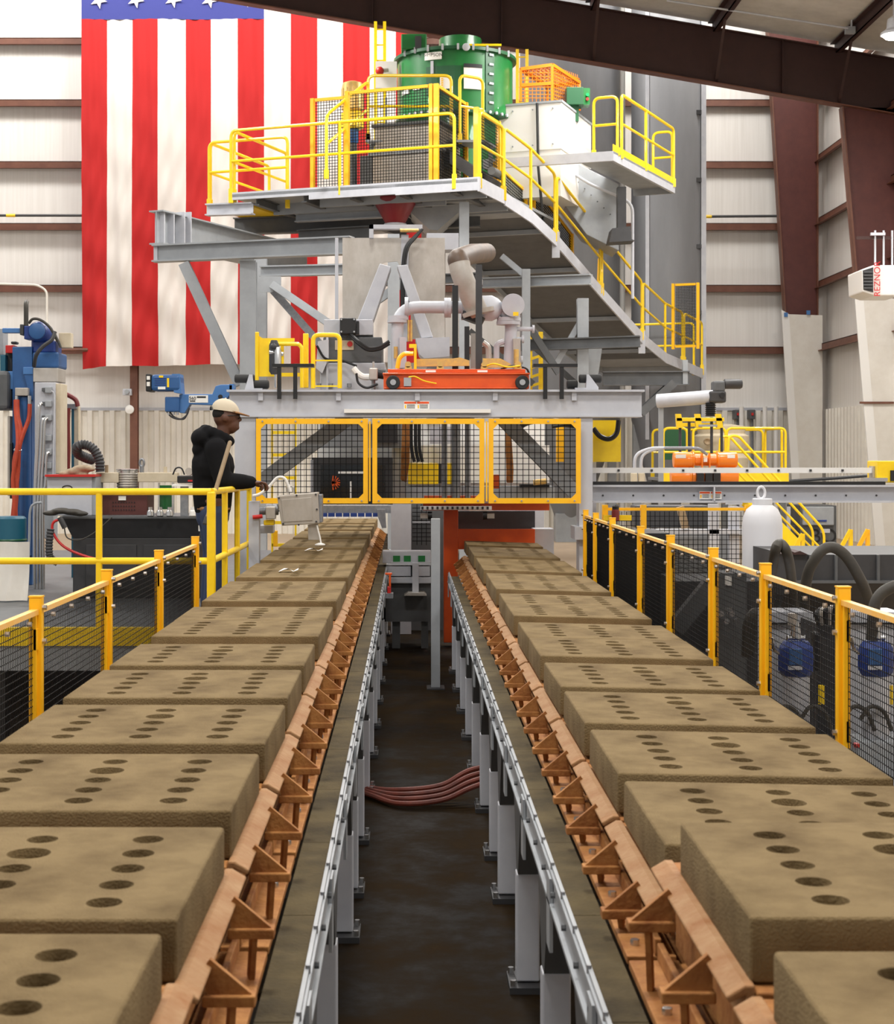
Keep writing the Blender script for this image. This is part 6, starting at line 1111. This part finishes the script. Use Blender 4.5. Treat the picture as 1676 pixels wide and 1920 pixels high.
for i, (x, lab) in enumerate(((1383, 'left of two small grey switch boxes on the back wall'), (1410, 'right of two small grey switch boxes on the back wall'))):
    t = thing('switch_box', lab, 'switch box', W(x, 785, 42.9), 'switch boxes on the back wall'); pbr(t, x-5, 768, x+6, 786, 43.05, .4, 'box', 'dgrey', .02); pbr(t, x-1, 774, x+3, 779, 43.0, .05, 'red_switch', 'red'); build(MB().cyl(W(x, 786, 43.3), W(x+1, 1010, 43.3), .04, n=8), 'conduit', M['galv'], t)
for i, (x, lab) in enumerate(((1390, 'slim white pipe on the back wall between the switch boxes'), (1434, 'slim white pipe on the back wall right of the switch boxes'), (1455, 'slim white pipe on the back wall beside the wrapped column'))): single(MB().cyl((W(x, 0, 42.8).x, 42.8, 0), (W(x, 0, 42.8).x, 42.8, CZ+1.35), .06, n=10), 'wall_pipe', M['white'], lab, 'pipe', 'white wall pipes')
Z = 29.0; t = thing('stair', 'yellow steel stair with double handrails descending right below the rear platform', 'stair', (W(1470, 0, Z).x, Z, 0))
s0, s1 = W(1372, 898, Z), W(1545, 1075, Z); hv = V((0, 0, .78))
for dy in (0, .8):
    o_ = V((0, dy, 0)); build(MB().bar(s0+o_, s1+o_, .05, .2), 'stringer', M['yellow'], t, smooth=False)
    build(MB().tube(fillet([s0+o_+V((-.1,0,0)), s0+o_+hv+V((-.05,0,.0)), s0+o_+hv+V((.12, 0, 0)), s1+o_+hv, s1+o_-V((0,0,.0))], .15), .024, 8), 'handrail', M['yellow'], t); build(MB().tube([s0+o_+hv*.5, s1+o_+hv*.5], .02, 8), 'mid_rail', M['yellow'], t)
for k in range(8): p = s0+(s1-s0)*((k+.5)/8); build(MB().box(p+V((-.1, 0, -.02)), p+V((.12, .8, .02))), 'tread', M['grey'], t, smooth=False)
Z = 34.0; t = thing('blast_machine', 'grey blast machine with big black letters behind the yellow stair', 'machine', (W(1535, 0, Z).x, Z, 0))
gr(t, 1500, 1568, 948, Z, 'cabinet', 'dgrey', 1.2); pbr(t, 1505, 950, 1564, 985, Z-.1, .12, 'hatch', 'grey', .02); q = W(1544, 1006, Z-.02); text('BO', 'lettering', .42, M['ink'], t, (q.x, Z-.015, q.z)); pbr(t, 1540, 992, 1556, 999, Z-.3, .1, 'light_bar', 'lgrey'); gr(t, 1440, 1500, 985, Z+.4, 'conveyor_body', 'dgrey', 1); gr(t, 1475, 1482, 950, Z-.1, 'white_post', 'lgrey', .06); pbr(t, 1525, 975, 1550, 978, Z-.12, .02, 'blue_text', 'dblue')
Z = 22.0
for i, (x, lab) in enumerate(((1590, 'yellow triangular stand before the corrugated wall at the right'), (1500, 'yellow triangular stand in front of the grey blast machine'), (1622, 'amber triangular stand partly behind the cream boarding edge'))):
    t = thing('stand', lab, 'stand', (W(x, 0, Z).x, Z, 0), 'triangular stands'); m = 'amber' if i == 2 else 'yellow'; dz = 0 if i != 1 else 8
    p = W(x+5, 993+dz, Z); build(MB().box((p.x-.02, Z, 0), (p.x+.03, Z+.06, p.z)), 'post', M[m], t, smooth=False); build(MB().bar(p, V((p.x-.55, Z+.03, .05)), .05), 'brace', M[m], t, smooth=False); build(MB().box((p.x-.6, Z-.05, 0), (p.x+.1, Z+.11, .05)), 'foot', M[m], t, smooth=False)
# rear fence and machinery behind it
Z = 17.0; t = thing('cross_fence', 'amber mesh fence facing the camera beneath the long grey rail beam', 'fence', (W(1265, 0, Z).x, Z, 0)); zt_ = W(0, 952, Z).z
for x in (1134, 1206, 1402): build(MB().box((W(x, 0, Z).x-.03, Z-.03, 0), (W(x, 0, Z).x+.03, Z+.03, zt_+.03)), 'post', M['amber'], t, smooth=False)
build(MB().box((W(1134, 0, Z).x, Z-.02, zt_-.03), (W(1402, 0, Z).x, Z+.02, zt_)), 'top_rail', M['amber'], t, smooth=False)
for x0, x1 in ((1138, 1202), (1210, 1398)): p = W(x0, 0, Z); build(MB().wires((p.x, Z, .1), (W(x1, 0, Z).x-p.x, 0, 0), (0, 0, zt_-.14), .05, .05, .006), 'wire_mesh', M['wire'], t, smooth=False)
pbr(t, 1132, 966, 1184, 976, Z-.1, .05, 'gate_plate', 'yellow'); build(MB().lathe([(.04, 0), (.04, .1), (.035, .12)], W(1154, 976, Z-.15)), 'beacon', M['darkred'], t); build(MB().lathe([(.036, 0), (.036, .06), (.02, .08)], W(1154, 960, Z-.15)), 'beacon_cap', M['black'], t)
Z = 18.2; t = thing('roller_conveyor', 'grey steel conveyor frame standing behind the rear mesh fence', 'conveyor', (W(1300, 0, Z).x, Z, 0))
pbr(t, 1200, 993, 1398, 1001, Z, .2, 'beam', 'lgrey'); gr(t, 1330, 1348, 945, Z, 'post', 'lgrey'); gr(t, 1368, 1386, 950, Z+.1, 'post', 'lgrey'); gr(t, 1215, 1365, 1001, Z+.3, 'panel', 'grey', .3); pbr(t, 1190, 948, 1330, 990, Z+.6, .4, 'dark_machine', 'char', .02); build(MB().bar(W(1275, 950, Z), W(1285, 990, Z), .08), 'chute', M['wood'], t, smooth=False)
gr(t, 1200, 1215, 1001, Z, 'leg', 'lgrey')
Z = 13.3; c = W(1429, 0, Z); t = thing('poly_bottle', 'white translucent bottle shaped tank with looped cap behind the right fence', 'tank', (c.x, c.y, 0)); zb = .95
build(MB().lathe([(r, z) for r, z in ((.14, zb), (.163, zb+.02), (.165, W(0, 985, Z).z), (.155, W(0, 968, Z).z), (.13, W(0, 955, Z).z), (.085, W(0, 947, Z).z), (.07, W(0, 945, Z).z))], (c.x, c.y, 0), 32), 'body', M['poly'], t); build(MB().lathe([(.075, 0), (.082, .005), (.082, .05), (.075, .055)], (c.x, c.y, W(0, 947, Z).z), 28), 'cap', M['poly'], t)
q = W(1427, 924, Z); build(MB().tube([(q.x+.032*math.cos(s), c.y, q.z+.05*math.sin(s)) for s in [2*math.pi*i/16 for i in range(17)]], .011, 8), 'loop', M['poly'], t); build(MB().box((c.x-.2, c.y-.2, 0), (c.x+.2, c.y+.2, zb)), 'stand', M['grey'], t, smooth=False, bevel=.01)
Z = 12.0; t = thing('sand_trough', 'dark grey ribbed steel trough behind the right fence', 'trough', (W(1560, 0, Z).x, Z, 0))
x0, x1 = W(1475, 0, Z).x, W(1800, 0, Z).x; z0, z1, z2 = W(0, 1150, Z).z, W(0, 1088, Z).z, W(0, 1040, Z).z
build(MB().box((x0, Z, z1), (x1, Z+1.2, z2)), 'upper_wall', M['char'], t, smooth=False); build(MB().box((x0, Z-.04, z1-.02), (x1, Z, z1)), 'flange', M['dgrey'], t, smooth=False); build(MB().prism([(x0, Z, z1-.02), (x1, Z, z1-.02), (x1, Z+.5, z0-.3), (x0, Z+.5, z0-.3)], (0, .6, 0)), 'lower_wall', M['char'], t, smooth=False)
for x in (1480, 1518, 1566, 1645): p = W(x, 0, Z); build(MB().box((p.x-.01, Z-.03, z1), (p.x+.01, Z, z2)), 'rib', M['dgrey'], t, smooth=False)
for x in (x0+.1, x1-.2): build(MB().box((x, Z+.5, 0), (x+.1, Z+.6, z1-.05)), 'leg', M['char'], t, smooth=False)
build(MB().prism([W(x, y, Z-.05) for x, y in ((1470, 1040), (1480, 1032), (1490, 1036), (1500, 1033), (1515, 1040))], (0, .3, 0)), 'worn_lip', M['dbrown'], t, smooth=False)
# hydraulic unit
def hose(label, pts, r=.032, m='hose'): return single(MB().tube(curve([W(*p) for p in pts], 8), r, 12), 'hydraulic_hose', M[m], label, 'hose', 'black hydraulic hoses')
hose('left thick black hose arching beside the white bottle tank', [(1440, 1230, 10.6), (1442, 1130, 10.4), (1452, 1040, 9.8), (1463, 1020, 9.8), (1476, 1040, 9.8), (1484, 1090, 10.2), (1490, 1180, 10.6)])
hose('wide black hose arch in front of the dark trough', [(1506, 1240, 10.7), (1510, 1100, 10.5), (1530, 1045, 10.4), (1556, 1026, 10.4), (1585, 1042, 10.4), (1612, 1085, 10.4), (1628, 1125, 10.5), (1640, 1190, 10.7)], .036)
hose('black hose rising out of the frame at the right edge', [(1635, 1200, 9.0), (1640, 1135, 9.0), (1662, 1106, 9.0), (1700, 1100, 9.0), (1760, 1130, 9.0), (1770, 1200, 9.0)], .034)
for i, (x, lab) in enumerate(((1492, 'grey pump with blue collar and chrome handle, left of the pair behind the fence'), (1642, 'grey pump with blue collar and chrome handle at the right edge behind the fence'))):
    Z = 9.0; c = W(x, 0, Z); zz = lambda y: W(0, y, Z).z; t = thing('hydraulic_pump', lab, 'pump', (c.x, c.y, .3), 'blue collared pumps')
    build(MB().lathe([(.07, .5), (.075, .52), (.075, zz(1265)), (.06, zz(1262))], (c.x, c.y, 0), 20), 'body', M['lgrey'], t); b = MB().lathe([(.08, zz(1266)), (.098, zz(1256)), (.102, zz(1232)), (.094, zz(1213)), (.07, zz(1202))], (c.x, c.y, 0), 12); build(b, 'collar', M['dblue'], t, smooth=False); pbr(t, x-12, 1217, x+12, 1247, Z-.108, .02, 'collar_plate', 'blue', .004); pbr(t, x-13, 1249, x+13, 1256, Z-.105, .02, 'nameplate', 'lgrey')
    build(MB().box((c.x-.14, c.y-.14, .3), (c.x+.14, c.y+.14, .5)), 'base', M['grey'], t, smooth=False, bevel=.01); build(MB().lathe([(.02, 0), (.03, .01), (.02, .1)], (c.x, c.y, zz(1200))), 'neck', M['chrome'], t); build(MB().cyl((c.x-.05, c.y, zz(1196)), (c.x+.05, c.y, zz(1196)), .014), 'tee_handle', M['chrome'], t); build(MB().tube(curve([(c.x, c.y, zz(1195)), (c.x-.01, c.y, zz(1178)), (c.x-.02, c.y, zz(1160))]), .018, 10), 'pipe', M['steel'], t); build(MB().cyl((c.x-.02, c.y, zz(1172)), (c.x-.02, c.y, zz(1150)), .028, n=8), 'hose_fitting', M['steel'], t)
    build(MB().tube(curve([W(x-45, 1195, Z), W(x-40, 1215, Z), W(x-30, 1225, Z)]), .014, 8), 'gauge_line', M['chrome'], t)
Z = 9.8; t = thing('power_unit', 'grey hydraulic power unit with white backing panels behind the right fence', 'power unit', (W(1560, 0, Z).x, Z, 0))
build(MB().box((W(1430, 0, 9.0).x, 8.6, 0), (W(1800, 0, 9.0).x, 10.2, .3)), 'base_tray', M['grey'], t, smooth=False)
for x0, x1 in ((1440, 1525), (1590, 1690)): gr(t, x0, x1, 1148, Z+.1, 'back_panel', 'lgrey', .3); pbr(t, x0, 1168, x1, 1171, Z+.07, .03, 'joint', 'ink')
gr(t, 1532, 1570, 1170, Z-.5, 'valve_stack', 'char', .4); pbr(t, 1528, 1185, 1540, 1260, Z-.6, .1, 'hose_block', 'black', .02)
for k in range(5): build(MB().tube(curve([W(1534+k*7, 1170, Z-.55), W(1530+k*9, 1150-k*3, Z-.6), W(1545+k*6, 1142, Z-.5), W(1560+k*2, 1165, Z-.4)]), .013, 8), 'fitting_hose', M['steel'] if k % 2 else M['black'], t)
for x, m in ((1540, 'yellow'), (1662, 'amber'), (1668, 'yellow')): build(MB().cyl(W(x, 1320, Z-.7), W(x, 1285, Z-.7), .02), 'valve', M[m], t)
for x in (1405, 1448, 1500, 1580, 1612): build(MB().tube(curve([W(x, 1350, Z-.9), W(x+20, 1325, Z-.9), W(x+45, 1335, Z-.9), W(x+60, 1370, Z-.9)]), .012, 8), 'floor_line', M['hose'], t)
pbr(t, 1604, 1395, 1612, 1402, 7.4, .04, 'red_cap', 'red')
Z = 11.5; t = thing('dark_machine', 'dark grey machine with round gauge and hoses behind the middle of the right fence', 'machine', (W(1380, 0, Z).x, Z, 0))
gr(t, 1270, 1440, 1090, Z+.6, 'body', 'char', .8); gr(t, 1340, 1400, 1075, Z+.3, 'tank', 'dgrey', .3); pbr(t, 1360, 1080, 1372, 1098, Z+.28, .03, 'label', 'labelw'); build(MB().bar(W(1265, 1180, Z), W(1330, 1100, Z), .12), 'arm', M['dgrey'], t, smooth=False); p = W(1367, 1145, Z+.2); build(MB().cyl(p, p-V((0,.04,0)), .03), 'gauge', M['chrome'], t)
for k in range(4): build(MB().tube(curve([W(1395+k*4, 1230, Z), W(1398+k*6, 1170, Z-.1), W(1415+k*4, 1145, Z-.1), W(1432, 1180+k*8, Z-.1), W(1425, 1260, Z)]), .02, 8), 'hose', M['hose'], t)
for k in range(4): p = W(1350+k*10, 1150+(k % 2)*14, Z+.1); build(MB().cyl(p, p-V((0, .05, 0)), .02), 'fitting', M['chrome'], t)
Z = 13.6; t = thing('black_cabinet', 'black control cabinet with green lamp behind the far end of the right fence', 'cabinet', (W(1190, 0, Z).x, Z, 0))
gr(t, 1150, 1255, 1000, Z, 'cabinet', 'black', .8); p = W(1158, 994, 13.2)
build(MB().cyl((p.x, Z-.02, CZ-.72), (p.x, Z, CZ-.72), .02, n=10), 'green_lamp', M['greenled'], t)
